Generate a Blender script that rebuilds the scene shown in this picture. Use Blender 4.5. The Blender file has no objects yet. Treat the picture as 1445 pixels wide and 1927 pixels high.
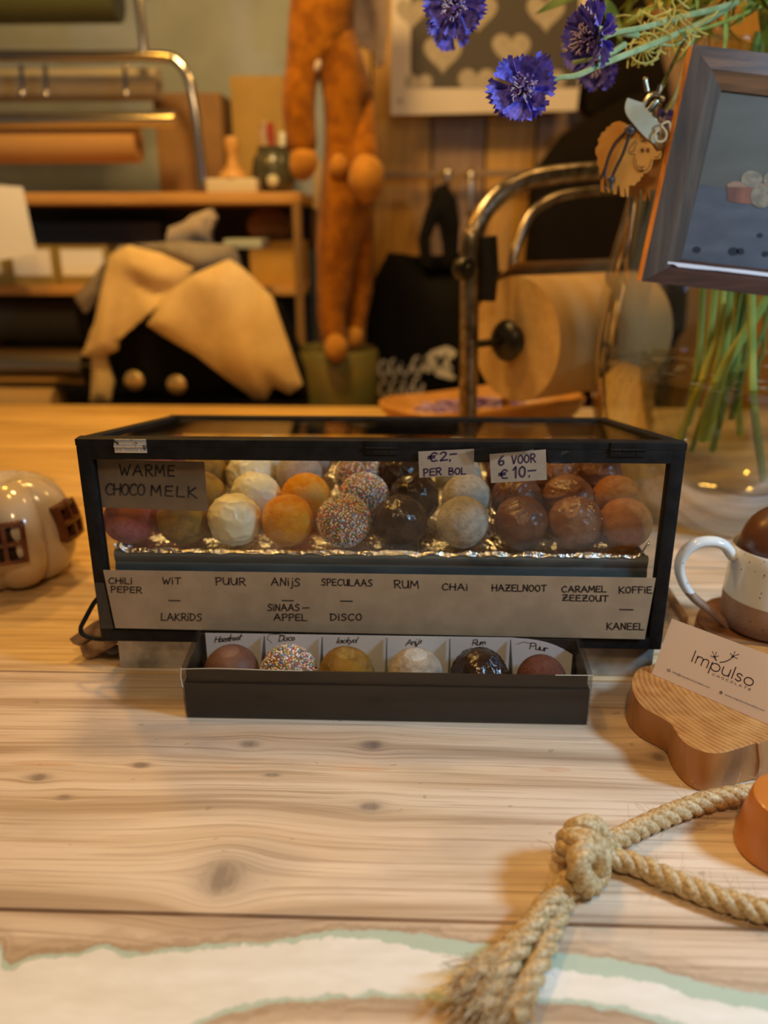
import bpy, bmesh, math, random
from mathutils import Vector, Matrix, noise, Quaternion
random.seed(7)
V = Vector
PI = math.pi
SC = bpy.context.scene
COL = SC.collection

# ------------------------------------------------------------------ camera
FPX, PITCH, YAW, ROLL, CH = 1520.0, 19.5, 1.98, -0.08, 0.388
cam_d = bpy.data.cameras.new('camera')
cam = bpy.data.objects.new('camera', cam_d)
COL.objects.link(cam)
RM = (Matrix.Rotation(math.radians(YAW), 3, 'Z') @ Matrix.Rotation(math.radians(90 - PITCH), 3, 'X')
      @ Matrix.Rotation(math.radians(ROLL), 3, 'Z'))
cam.matrix_world = Matrix.Translation((0, 0, CH)) @ RM.to_4x4()
cam_d.sensor_fit = 'VERTICAL'
cam_d.sensor_height = 36.0
cam_d.lens = FPX / 1927 * 36.0
cam_d.clip_start = 0.02
cam_d.dof.use_dof = True
cam_d.dof.focus_distance = 0.625
cam_d.dof.aperture_fstop = cam_d.lens / 8.5
SC.camera = cam

# ------------------------------------------------------------------ light
wd = bpy.data.worlds.new('world')
SC.world = wd
wd.use_nodes = True
wd.node_tree.nodes['Background'].inputs[0].default_value = (1.0, 0.74, 0.48, 1)
wd.node_tree.nodes['Background'].inputs[1].default_value = 0.055

def area(name, loc, target, col, power, size, shape='DISK'):
    d = bpy.data.lights.new(name, 'AREA')
    d.color = col
    d.energy = power
    d.shape = shape
    d.size = size
    o = bpy.data.objects.new(name, d)
    COL.objects.link(o)
    o.location = loc
    o.rotation_euler = (V(target) - V(loc)).to_track_quat('-Z', 'Y').to_euler()
    return o

area('pendant_light', (-0.42, 0.86, 1.45), (0.0, 0.6, 0), (1.0, 0.52, 0.12), 3.9, 0.10)
area('front_fill_light', (0.04, -0.25, 1.20), (0.02, 0.62, 0.1), (1.0, 0.66, 0.33), 5.7, 0.14)  # unseen warm fill, added to lift the front faces
area('counter_light', (-0.85, 1.50, 1.25), (-0.6, 1.2, 0), (1.0, 0.48, 0.06), 5.2, 0.12)
area('shelf_light', (-0.3, 1.35, 1.55), (-0.25, 2.4, 0.2), (1.0, 0.63, 0.22), 18, 0.25)
area('side_shelf_light', (0.75, 1.70, 1.60), (0.6, 2.5, 0.3), (1.0, 0.58, 0.18), 6, 0.2)
area('window_light', (0.86, 0.30, 0.72), (0.08, 0.46, 0.0), (0.42, 0.70, 1.0), 10.5, 0.18)
SC.view_settings.view_transform = 'Standard'
SC.view_settings.look = 'None'
SC.view_settings.gamma = 1
SC.view_settings.use_curve_mapping = False
SC.view_settings.exposure = 0.0

# ------------------------------------------------------------------ geometry of the place
CAMLOC = V((0, 0, CH))

def ray(px, py):
    return RM @ V(((px - 722.5) / FPX, -(py - 963.5) / FPX, -1))

def T(px, py, z=0.0):
    d = ray(px, py)
    return CAMLOC + d * ((z - CH) / d.z)

def W(px, py, Y):
    d = ray(px, py)
    return CAMLOC + d * (Y / d.y)

def onpl(px, py, p, n):
    d = ray(px, py)
    return CAMLOC + d * ((V(p) - CAMLOC).dot(n) / d.dot(n))

def rect(x0, y0, x1, y1, Y):
    ym, xm = (y0 + y1) / 2, (x0 + x1) / 2
    return W(x0, ym, Y).x, W(x1, ym, Y).x, W(xm, y1, Y).z, W(xm, y0, Y).z

# ------------------------------------------------------------------ materials
def nodes(name):
    m = bpy.data.materials.new(name)
    m.use_nodes = True
    nt = m.node_tree
    return m, nt, nt.nodes['Principled BSDF']

def c4(c):
    return (c[0], c[1], c[2], 1)

def mapping(nt, stretch=(1, 1, 1), coord='Object'):
    tc = nt.nodes.new('ShaderNodeTexCoord')
    mp = nt.nodes.new('ShaderNodeMapping')
    mp.inputs['Scale'].default_value = stretch
    nt.links.new(tc.outputs[coord], mp.inputs[0])
    return mp.outputs[0]

def tex(nt, vec, scale, detail=4, rough=.55, dist=0):
    n = nt.nodes.new('ShaderNodeTexNoise')
    n.inputs['Scale'].default_value = scale
    n.inputs['Detail'].default_value = detail
    n.inputs['Roughness'].default_value = rough
    n.inputs['Distortion'].default_value = dist
    nt.links.new(vec, n.inputs['Vector'])
    return n.outputs[0]

def ramp(nt, fac, stops, interp='LINEAR'):
    r = nt.nodes.new('ShaderNodeValToRGB')
    r.color_ramp.interpolation = interp
    e = r.color_ramp.elements
    while len(e) < len(stops):
        e.new(0.5)
    for k, (p, c) in enumerate(stops):
        e[k].position = p
        e[k].color = c4(c)
    nt.links.new(fac, r.inputs[0])
    return r.outputs[0]

def mth(nt, op, a, b=None, c=None, clamp=False):
    n = nt.nodes.new('ShaderNodeMath')
    n.operation = op
    n.use_clamp = clamp
    for k, v in enumerate((a, b, c)):
        if v is None:
            continue
        if isinstance(v, (int, float)):
            n.inputs[k].default_value = v
        else:
            nt.links.new(v, n.inputs[k])
    return n.outputs[0]

def mixc(nt, fac, a, b):
    n = nt.nodes.new('ShaderNodeMix')
    n.data_type = 'RGBA'
    for s, v in ((0, fac), (6, a), (7, b)):
        if isinstance(v, (int, float)):
            n.inputs[s].default_value = v
        elif isinstance(v, tuple):
            n.inputs[s].default_value = c4(v)
        else:
            nt.links.new(v, n.inputs[s])
    return n.outputs[2]

def bumpn(nt, bs, h, strength, dist=0.002):
    b = nt.nodes.new('ShaderNodeBump')
    b.inputs['Strength'].default_value = strength
    b.inputs['Distance'].default_value = dist
    nt.links.new(h, b.inputs['Height'])
    nt.links.new(b.outputs[0], bs.inputs['Normal'])

def M(name, col, rough=.5, metal=0, col2=None, scale=20, detail=4, lo=.4, hi=.6, bump=0, bscale=120, bdist=.002,
      stretch=(1, 1, 1), coat=0, sheen=0, spec=.5, sss=0):
    m, nt, bs = nodes(name)
    bs.inputs['Roughness'].default_value = rough
    bs.inputs['Metallic'].default_value = metal
    bs.inputs['Coat Weight'].default_value = coat
    bs.inputs['Sheen Weight'].default_value = sheen
    bs.inputs['Specular IOR Level'].default_value = spec
    bs.inputs['Base Color'].default_value = c4(col)
    vec = mapping(nt, stretch)
    if col2:
        nt.links.new(ramp(nt, tex(nt, vec, scale, detail), [(lo, col), (hi, col2)]), bs.inputs['Base Color'])
    if bump:
        bumpn(nt, bs, tex(nt, vec, bscale, 4), bump, bdist)
    return m

def glass(name, tint=(1, 1, 1), refl=.08, rough=.02, spots=0, haze=.35):
    m = bpy.data.materials.new(name)
    m.use_nodes = True
    nt = m.node_tree
    nt.nodes.remove(nt.nodes['Principled BSDF'])
    out = nt.nodes['Material Output']
    tr = nt.nodes.new('ShaderNodeBsdfTransparent')
    tr.inputs[0].default_value = c4(tint)
    gl = nt.nodes.new('ShaderNodeBsdfGlossy')
    gl.inputs['Roughness'].default_value = rough
    lw = nt.nodes.new('ShaderNodeLayerWeight')
    lw.inputs[0].default_value = 0.35
    f = mth(nt, 'MULTIPLY_ADD', lw.outputs['Fresnel'], .5, refl * .1, clamp=True)
    mx = nt.nodes.new('ShaderNodeMixShader')
    nt.links.new(f, mx.inputs[0])
    nt.links.new(tr.outputs[0], mx.inputs[1])
    nt.links.new(gl.outputs[0], mx.inputs[2])
    last = mx.outputs[0]
    if spots:
        df = nt.nodes.new('ShaderNodeBsdfDiffuse')
        df.inputs[0].default_value = (.55, .52, .46, 1)
        n = tex(nt, mapping(nt), spots, 3)
        k = mth(nt, 'MULTIPLY', mth(nt, 'SUBTRACT', n, .58, clamp=True), haze, clamp=True)
        m2 = nt.nodes.new('ShaderNodeMixShader')
        nt.links.new(k, m2.inputs[0])
        nt.links.new(last, m2.inputs[1])
        nt.links.new(df.outputs[0], m2.inputs[2])
        last = m2.outputs[0]
    nt.links.new(last, out.inputs[0])
    return m

def woodm(name, light, dark, scale=1.0, axis=0, rough=.5, ring=False, bump=.15, coat=0):
    m, nt, bs = nodes(name)
    bs.inputs['Roughness'].default_value = rough
    bs.inputs['Coat Weight'].default_value = coat
    st = [28.0 * scale] * 3
    st[axis] = 2.2 * scale
    vec = mapping(nt, st)
    a = tex(nt, vec, 3.0, 6, .6, .6)
    b = tex(nt, mapping(nt), 9 * scale, 3)
    f = mth(nt, 'ADD', mth(nt, 'MULTIPLY', a, .75), mth(nt, 'MULTIPLY', b, .25))
    mid = tuple((light[k] + dark[k]) / 2 for k in range(3))
    nt.links.new(ramp(nt, f, [(.34, dark), (.5, mid), (.62, light)]), bs.inputs['Base Color'])
    if bump:
        bumpn(nt, bs, a, bump, .001)
    return m

BLACK = M('black paint', (.010, .009, .0085), .5, spec=.12, bump=.15, bscale=300, bdist=.0005, col2=(.016, .0145, .013), scale=60)
GLASS = glass('clear glass', (.975, .98, .975), .0, .03, spots=9, haze=.10)
GLASS_LID = glass('lid glass', (.97, .98, .97), .05, .05, spots=26, haze=.25)
FILM = glass('clear film', (.985, .985, .985), .05, .06)
TAPE = glass('clear tape', (.96, .96, .95), .35, .12)
STEEL = M('brushed steel', (.20, .27, .31), .36, .5, col2=(.13, .18, .21), scale=8, stretch=(1, 1, 6))
ZINC = M('galvanised metal', (.60, .58, .52), .45, .6, col2=(.26, .25, .23), scale=34, detail=8, lo=.42, hi=.66)
CHROME = M('chrome', (.75, .73, .70), .16, 1)
CHROMEW = M('worn chrome', (.42, .35, .26), .30, 1, col2=(.20, .145, .09), scale=45, bump=.5, bscale=160)
KRAFT = M('kraft card', (.38, .275, .165), .85, col2=(.33, .235, .138), scale=40, detail=8, bump=.05, bscale=400)
KRAFTD = M('brown kraft card', (.27, .185, .11), .85, col2=(.235, .158, .092), scale=60, detail=8, bump=.05, bscale=400)
INK = M('black marker ink', (.012, .011, .016), .5)
INKV = M('violet marker ink', (.035, .02, .06), .5)
INKP = M('pen ink', (.02, .02, .035), .5)
PAPER = M('white paper', (.86, .85, .82), .7)

# ------------------------------------------------------------------ mesh helpers
def new():
    return bmesh.new()

def tag(o, label, cat, group=None):
    o['label'] = label
    o['category'] = cat
    if group:
        o['group'] = group
    return o

def thing(name, label, cat, loc=(0, 0, 0), group=None):
    o = bpy.data.objects.new(name, None)
    o.empty_display_size = .02
    COL.objects.link(o)
    o.location = loc
    return tag(o, label, cat, group)

def obj(name, bm, mats, parent=None, smooth=True, base=None, angle=40, label=None):
    """link a bmesh built in world coordinates; vertices are made relative to the parent (or base)"""
    off = V((0, 0, 0))
    if base is not None:
        off = V(base)
    p = parent
    acc = V((0, 0, 0))
    while p is not None:
        acc += p.location
        p = p.parent
    if parent is not None:
        off = acc
    for v in bm.verts:
        v.co -= off
    bmesh.ops.recalc_face_normals(bm, faces=bm.faces)
    me = bpy.data.meshes.new(name)
    bm.to_mesh(me)
    bm.free()
    for m in (mats if isinstance(mats, (list, tuple)) else [mats]):
        me.materials.append(m)
    if smooth:
        for f in me.polygons:
            f.use_smooth = True
        try:
            me.set_sharp_from_angle(angle=math.radians(angle))
        except Exception:
            pass
    o = bpy.data.objects.new(name, me)
    COL.objects.link(o)
    if parent is not None:
        o.parent = parent
    elif base is not None:
        o.location = base
    if label:
        o['label'] = label
    return o

def struct(name, bm, m, **k):
    o = obj(name, bm, m, **k)
    o['kind'] = 'structure'
    o['label'] = name.replace('_', ' ') + ' of the shop room'
    o['category'] = name.split('_')[0]
    return o

def dup(o, parent=None, children=True):
    c = o.copy()
    COL.objects.link(c)
    if parent is not None:
        c.parent = parent
    if children:
        for ch in list(o.children):
            dup(ch, c)
    return c

def box(bm, c, s, rot=None, bevel=0, seg=2, mi=0):
    r = bmesh.ops.create_cube(bm, size=1)
    vs = r['verts']
    for v in vs:
        v.co = V((v.co.x * s[0], v.co.y * s[1], v.co.z * s[2]))
    es = list({e for v in vs for e in v.link_edges})
    if bevel:
        g = bmesh.ops.bevel(bm, geom=es, offset=bevel, segments=seg, affect='EDGES', profile=.6)
        fs = {f for v in vs if v.is_valid for f in v.link_faces} | set(g['faces'])
        vs = list({v for f in fs for v in f.verts})
    R = rot if rot is not None else Matrix.Identity(3)
    for v in vs:
        v.co = R @ v.co + V(c)
    for f in {f for v in vs for f in v.link_faces}:
        f.material_index = mi
    return vs

def bar(bm, p, q, w, h, up=(0, 0, 1), bevel=0, mi=0):
    p, q = V(p), V(q)
    d = (q - p)
    L = d.length
    x = d.normalized()
    z = (V(up) - x * V(up).dot(x)).normalized()
    y = z.cross(x)
    R = Matrix((x, y, z)).transposed()
    return box(bm, (p + q) / 2, (L, w, h), R, bevel, mi=mi)

def catmull(pts, n=6, closed=False):
    P = [V(p) for p in pts]
    out = []
    N = len(P)
    rng = N if closed else N - 1
    for i in range(rng):
        if closed:
            a, b, c, d = P[(i - 1) % N], P[i], P[(i + 1) % N], P[(i + 2) % N]
        else:
            a = P[i - 1] if i else P[0] * 2 - P[1]
            b, c = P[i], P[i + 1]
            d = P[i + 2] if i + 2 < N else P[-1] * 2 - P[-2]
        for k in range(n):
            t = k / n
            out.append(.5 * ((2 * b) + (c - a) * t + (2 * a - 5 * b + 4 * c - d) * t * t + (3 * b - a - 3 * c + d) * t ** 3))
    if not closed:
        out.append(P[-1])
    return out

def frames(P, closed=False, up=None):
    N = len(P)
    tg = []
    for i in range(N):
        if closed:
            t = P[(i + 1) % N] - P[i - 1]
        else:
            t = P[min(i + 1, N - 1)] - P[max(i - 1, 0)]
        tg.append(t.normalized() if t.length > 1e-9 else V((0, 0, 1)))
    n = V(up) if up is not None else (V((0, 0, 1)) if abs(tg[0].z) < .9 else V((1, 0, 0)))
    out = []
    for i in range(N):
        n = (V(up) if up is not None else n)
        n = n - tg[i] * n.dot(tg[i])
        if n.length < 1e-6:
            n = tg[i].orthogonal()
        n = n.normalized()
        out.append((tg[i], n, tg[i].cross(n)))
    return out

def tube(bm, P, r, n=10, closed=False, cap=True, flat=1.0, up=None, mi=0):
    """r: float or list; flat scales the second axis"""
    P = [V(p) for p in P]
    F = frames(P, closed, up)
    rs = r if isinstance(r, (list, tuple)) else [r] * len(P)
    rings = []
    for p, (t, a, b), rr in zip(P, F, rs):
        rings.append([bm.verts.new(p + a * math.cos(2 * PI * k / n) * rr + b * math.sin(2 * PI * k / n) * rr * flat) for k in range(n)])
    m = len(rings)
    fs = []
    for i in range(m if closed else m - 1):
        A, B = rings[i], rings[(i + 1) % m]
        for k in range(n):
            fs.append(bm.faces.new((A[k], A[(k + 1) % n], B[(k + 1) % n], B[k])))
    if cap and not closed:
        fs.append(bm.faces.new(rings[0][::-1]))
        fs.append(bm.faces.new(rings[-1]))
    for f in fs:
        f.material_index = mi
    return fs

def lathe(bm, prof, c=(0, 0, 0), n=48, lobes=0, ldepth=0, axis=None, mi=0, close=True):
    c = V(c)
    Q = V((0, 0, 1)).rotation_difference(V(axis)).to_matrix() if axis is not None else Matrix.Identity(3)
    rings = []
    for (r, z) in prof:
        if r < 1e-6:
            rings.append([bm.verts.new(c + Q @ V((0, 0, z)))])
        else:
            ring = []
            for k in range(n):
                a = 2 * PI * k / n
                rr = r * (1 - ldepth * (1 - abs(math.cos(a * lobes / 2)) ** .5)) if lobes else r
                ring.append(bm.verts.new(c + Q @ V((rr * math.cos(a), rr * math.sin(a), z))))
            rings.append(ring)
    fs = []
    for A, B in zip(rings, rings[1:]):
        if len(A) == 1 and len(B) == 1:
            continue
        for k in range(n):
            k2 = (k + 1) % n
            if len(A) == 1:
                fs.append(bm.faces.new((A[0], B[k2], B[k])))
            elif len(B) == 1:
                fs.append(bm.faces.new((A[k], A[k2], B[0])))
            else:
                fs.append(bm.faces.new((A[k], A[k2], B[k2], B[k])))
    if close:
        if len(rings[0]) > 1:
            fs.append(bm.faces.new(rings[0][::-1]))
        if len(rings[-1]) > 1:
            fs.append(bm.faces.new(rings[-1]))
    for f in fs:
        f.material_index = mi
    return fs

def ball(bm, c, r, sub=2, scale=(1, 1, 1), mi=0):
    g = bmesh.ops.create_icosphere(bm, subdivisions=sub, radius=r)
    for v in g['verts']:
        v.co = V((v.co.x * scale[0], v.co.y * scale[1], v.co.z * scale[2])) + V(c)
    for f in {f for v in g['verts'] for f in v.link_faces}:
        f.material_index = mi
    return g['verts']

def prism(bm, front, back, mi=0, side=None):
    """closed solid between two matching outlines (lists of points)"""
    a = [bm.verts.new(V(p)) for p in front]
    b = [bm.verts.new(V(p)) for p in back]
    n = len(a)
    f1 = bm.faces.new(a)
    f2 = bm.faces.new(b[::-1])
    f1.material_index = f2.material_index = mi
    for k in range(n):
        f = bm.faces.new((a[k], b[k], b[(k + 1) % n], a[(k + 1) % n]))
        f.material_index = mi if side is None else side
    return f1

def extr(bm, pts, d, mi=0, side=None):
    return prism(bm, pts, [V(p) + V(d) for p in pts], mi, side)

def sheet(bm, corners, d, nx=24, ny=8, wav=0.0, ws=20, mi=0):
    """thin card between four corners (TL,TR,BR,BL) with a slight wave, thickness vector d"""
    TL, TR, BR, BL = [V(c) for c in corners]
    d = V(d)
    nrm = d.normalized()
    G = []
    for s in (0, 1):
        g = []
        for j in range(ny + 1):
            row = []
            for i in range(nx + 1):
                u, v = i / nx, j / ny
                p = (TL * (1 - u) + TR * u) * (1 - v) + (BL * (1 - u) + BR * u) * v
                w = noise.noise(p * ws) * wav
                row.append(bm.verts.new(p + nrm * w + d * s))
            g.append(row)
        G.append(g)
    for s in (0, 1):
        g = G[s]
        for j in range(ny):
            for i in range(nx):
                q = (g[j][i], g[j][i + 1], g[j + 1][i + 1], g[j + 1][i])
                bm.faces.new(q if s else q[::-1]).material_index = mi
    a, b = G
    loop = [(0, i) for i in range(nx)] + [(j, nx) for j in range(ny)] + [(ny, i) for i in range(nx, 0, -1)] + [(j, 0) for j in range(ny, 0, -1)]
    for k in range(len(loop)):
        (j, i), (j2, i2) = loop[k], loop[(k + 1) % len(loop)]
        bm.faces.new((a[j][i], a[j2][i2], b[j2][i2], b[j][i])).material_index = mi

# ------------------------------------------------------------------ handwriting
GL = {
 'A': (78, "0,0 38,100 78,-2|12,36 66,38"), 'B': (58, "0,0 2,100|~0,100 40,98 48,76 36,58 4,54|~4,54 52,46 56,18 36,2 0,0"),
 'C': (66, "~64,84 44,98 16,82 2,48 10,14 38,-2 66,12"), 'D': (66, "2,100 4,0|~-6,98 34,94 64,62 56,22 24,0 2,0"),
 'E': (58, "58,98 4,94 2,2 60,0|2,50 50,52"), 'F': (54, "2,0 0,98 56,96|0,54 44,54"),
 'H': (64, "4,100 2,0|62,100 60,-2|-8,50 72,54"), 'I': (10, "5,0 5,68|4,94 7,98"),
 'J': (22, "~20,66 20,0 14,-30 0,-30|20,92 22,96"), 'K': (62, "4,100 0,-4|60,96 6,46 66,-4"),
 'L': (54, "2,100 0,2 56,0"), 'M': (78, "0,0 8,98 40,30 70,100 80,0"), 'N': (62, "0,0 4,98 58,2 62,102"),
 'O': (62, "~32,98 8,80 2,36 22,2 48,8 62,46 54,84 32,98"), 'P': (56, "6,-6 2,100|~0,94 40,100 56,78 44,52 6,42"),
 'R': (60, "6,-2 2,100|~0,94 40,100 56,78 44,54 8,46|22,50 64,-4"), 'S': (58, "~58,86 36,100 10,84 18,60 46,44 54,18 34,0 0,6"),
 'T': (68, "0,96 70,98|36,96 32,-2"), 'U': (60, "~0,98 2,38 16,4 40,6 56,40 58,98|58,98 62,0"), 'V': (62, "0,100 28,0 62,98"),
 'W': (90, "0,100 22,0 44,66 64,0 92,98"), 'Z': (62, "2,96 58,98 0,2 66,4|8,50 52,54"), ' ': (40, ""),
 '@': (66, "~66,86 36,100 10,62 24,8 62,6|-10,62 48,64|-10,42 44,44"), '0': (54, "~28,98 6,76 4,28 26,0 50,22 52,74 28,98"),
 '1': (28, "0,74 22,100 20,0"), '2': (54, "~0,80 26,100 48,76 26,34 0,2|0,2 58,4"), '6': (54, "~46,100 14,66 4,26 26,0 52,20 40,48 8,34"),
 ',': (14, "10,10 2,-16"), '-': (44, "2,48 44,52"),
 'a': (54, "~44,50 22,58 2,30 14,2 36,14 46,52|46,52 46,10 58,2"), 'c': (44, "~42,48 20,58 2,28 18,2 46,8"),
 'd': (54, "~42,42 18,56 2,28 18,2 42,22|52,112 44,12 56,2"), 'e': (44, "~4,28 40,36 30,58 8,44 4,16 22,0 46,10"),
 'i': (18, "2,54 6,6 18,2|6,80 8,84"), 'j': (22, "~18,54 12,-20 -4,-44 -18,-20 10,0|18,80 20,84"), 'k': (42, "14,112 0,0|36,56 6,26 40,0"),
 'l': (20, "~14,112 4,40 4,8 18,2"), 'm': (62, "0,56 2,0|~2,30 14,56 28,46 28,0|~28,30 42,56 56,46 60,2"),
 'n': (42, "0,56 2,0|~2,30 18,56 34,46 40,2"), 'o': (40, "~20,56 2,30 16,2 38,24 20,56"), 'p': (42, "0,60 0,-42|~0,44 20,58 40,30 22,0 0,12"),
 'r': (32, "0,56 2,0|~2,30 14,54 32,52"), 's': (36, "~36,50 14,54 14,34 30,20 2,2"), 't': (30, "18,100 8,10 22,0|-6,62 36,66"),
 'u': (42, "~0,56 2,12 16,0 32,18 38,56|38,56 42,0"), 'y': (40, "0,56 18,8|~42,56 20,0 -6,-42"), 'z': (40, "0,54 34,54 0,4 42,2"),
 # thin geometric letters for the printed card
 '\x01': (8, "4,0 4,100"),
 '\x02': (86, "4,0 4,66|~4,40 12,62 28,66 42,58 44,36|44,36 44,0|~44,40 52,62 68,66 82,58 84,36|84,36 84,0"),
 '\x03': (62, "2,-36 2,66|~2,33 10,56 32,66 54,56 62,33 54,10 32,0 10,10 2,33"),
 '\x04': (54, "~2,66 2,30 8,8 28,0 46,8 52,30|52,30 52,66|52,30 52,0"), '\x05': (8, "4,0 4,104"),
 '\x06': (40, "~38,56 22,66 6,58 8,42 30,30 38,14 22,0 2,8"),
 '\x07': (64, "~32,66 10,56 2,33 10,10 32,0 54,10 62,33 54,56 32,66"),
}

def strokes(s, gap=22, jit=2.0):
    out, x = [], 0
    for ch in s:
        w, d = GL[ch]
        for part in d.split('|'):
            if not part:
                continue
            sm = part[0] == '~'
            pts = [tuple(map(float, q.split(','))) for q in part.lstrip('~').split()]
            pts = [V((x + a + random.uniform(-jit, jit), (b + random.uniform(-jit, jit)), 0)) for a, b in pts]
            out.append(catmull(pts, 6) if sm and len(pts) > 2 else pts)
        x += w + gap
    return out, x - gap

def ribbon(bm, P, hw, n):
    """flat marker stroke: quads plus round joints, P in world, n the surface normal"""
    n = V(n)
    for k, p in enumerate(P):
        lift = n * (k % 3) * 4e-6
        x = n.orthogonal().normalized()
        y = n.cross(x)
        ring = [bm.verts.new(p + lift + (x * math.cos(2 * PI * i / 8) + y * math.sin(2 * PI * i / 8)) * hw) for i in range(8)]
        bm.faces.new(ring)
        if k:
            q = P[k - 1]
            d = p - q
            if d.length < 1e-7:
                continue
            s = n.cross(d).normalized() * hw
            l2 = n * 1.5e-5
            bm.faces.new([bm.verts.new(z + l2) for z in (q - s, p - s, p + s, q + s)])

def word(bm, s, x0, y0, x1, y1, hpx, pl, n, hw, up=None, gap=22, jit=2.0, lift=.0001):
    st, w = strokes(s, gap, jit)
    ux, uy = (x1 - x0) / w, (y1 - y0) / w
    up = up or (0.0, -hpx)
    for P in st:
        Q = [onpl(x0 + ux * p.x + up[0] * p.y / 100, y0 + uy * p.x + up[1] * p.y / 100, pl, n) + V(n) * lift for p in P]
        ribbon(bm, Q, hw, n)

def dash(bm, pts, pl, n, hw, lift=.0001):
    ribbon(bm, [onpl(a, b, pl, n) + V(n) * lift for a, b in pts], hw, n)

def printed(bm, s, x0, y0, x1, y1, up, pl, n, lift=.0001):
    cu = bpy.data.curves.new('t', 'FONT')
    cu.body = s
    cu.resolution_u = 2
    o = bpy.data.objects.new('t', cu)
    COL.objects.link(o)
    me = o.to_mesh()
    w = max(v.co.x for v in me.vertices)
    base = len(bm.verts)
    vs = []
    for v in me.vertices:
        a, b = v.co.x / w, v.co.y
        vs.append(bm.verts.new(onpl(x0 + (x1 - x0) * a + up[0] * b, y0 + (y1 - y0) * a + up[1] * b, pl, n) + V(n) * lift))
    for p in me.polygons:
        try:
            bm.faces.new([vs[i] for i in p.vertices])
        except ValueError:
            pass
    o.to_mesh_clear()
    bpy.data.objects.remove(o)
    bpy.data.curves.remove(cu)

# ------------------------------------------------------------------ the room
PLASTER = M('beige plaster', (.42, .45, .44), .9, col2=(.36, .39, .38), scale=5, bump=.1, bscale=60)
DARKWALL = M('dark painted wall', (.06, .042, .03), .8, col2=(.04, .03, .022), scale=4)
FLOORM = woodm('floor wood', (.30, .19, .10), (.14, .08, .04), .5)

def slab(name, c, s, m):
    bm = new()
    box(bm, c, s)
    struct(name, bm, m, smooth=False, base=c)

slab('floor', (0, .9, -.925), (4.6, 4.2, .05), FLOORM)
slab('wall_back', (0, 2.85, .3), (4.6, .06, 2.4), PLASTER)
slab('wall_left', (-2.28, .9, .3), (.05, 4.2, 2.4), PLASTER)
slab('wall_right', (2.28, .9, .3), (.05, 4.2, 2.4), PLASTER)
slab('ceiling', (0, .9, 1.77), (4.6, 4.2, .05), M('ceiling paint', (.30, .25, .19), .9))

# wooden boards lining the back wall, behind the poster and the coats
OCHRE = woodm('ochre board', (.60, .32, .055), (.42, .20, .03), .6, axis=2, rough=.55)
OCHRE2 = woodm('brown board', (.36, .22, .12), (.26, .15, .08), .6, axis=2, rough=.55)
xs = [W(x, 260, 2.72).x for x in (640, 700, 812, 915, 1010, 1110, 1215, 1320, 1460, 1600)]
for k in range(len(xs) - 1):
    bm = new()
    box(bm, ((xs[k] + xs[k + 1]) / 2, 2.75, .1), (xs[k + 1] - xs[k] - .006, .03, 1.98), bevel=.004)
    o = obj('wall_board', bm, [OCHRE, OCHRE2][k in (2, 4, 6)], base=((xs[k] + xs[k + 1]) / 2, 2.75, -.89))
    o['kind'] = 'structure'
    tag(o, 'upright wooden wall board behind the coats and poster', 'wall board', 'wooden boards lining the back wall')

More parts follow.
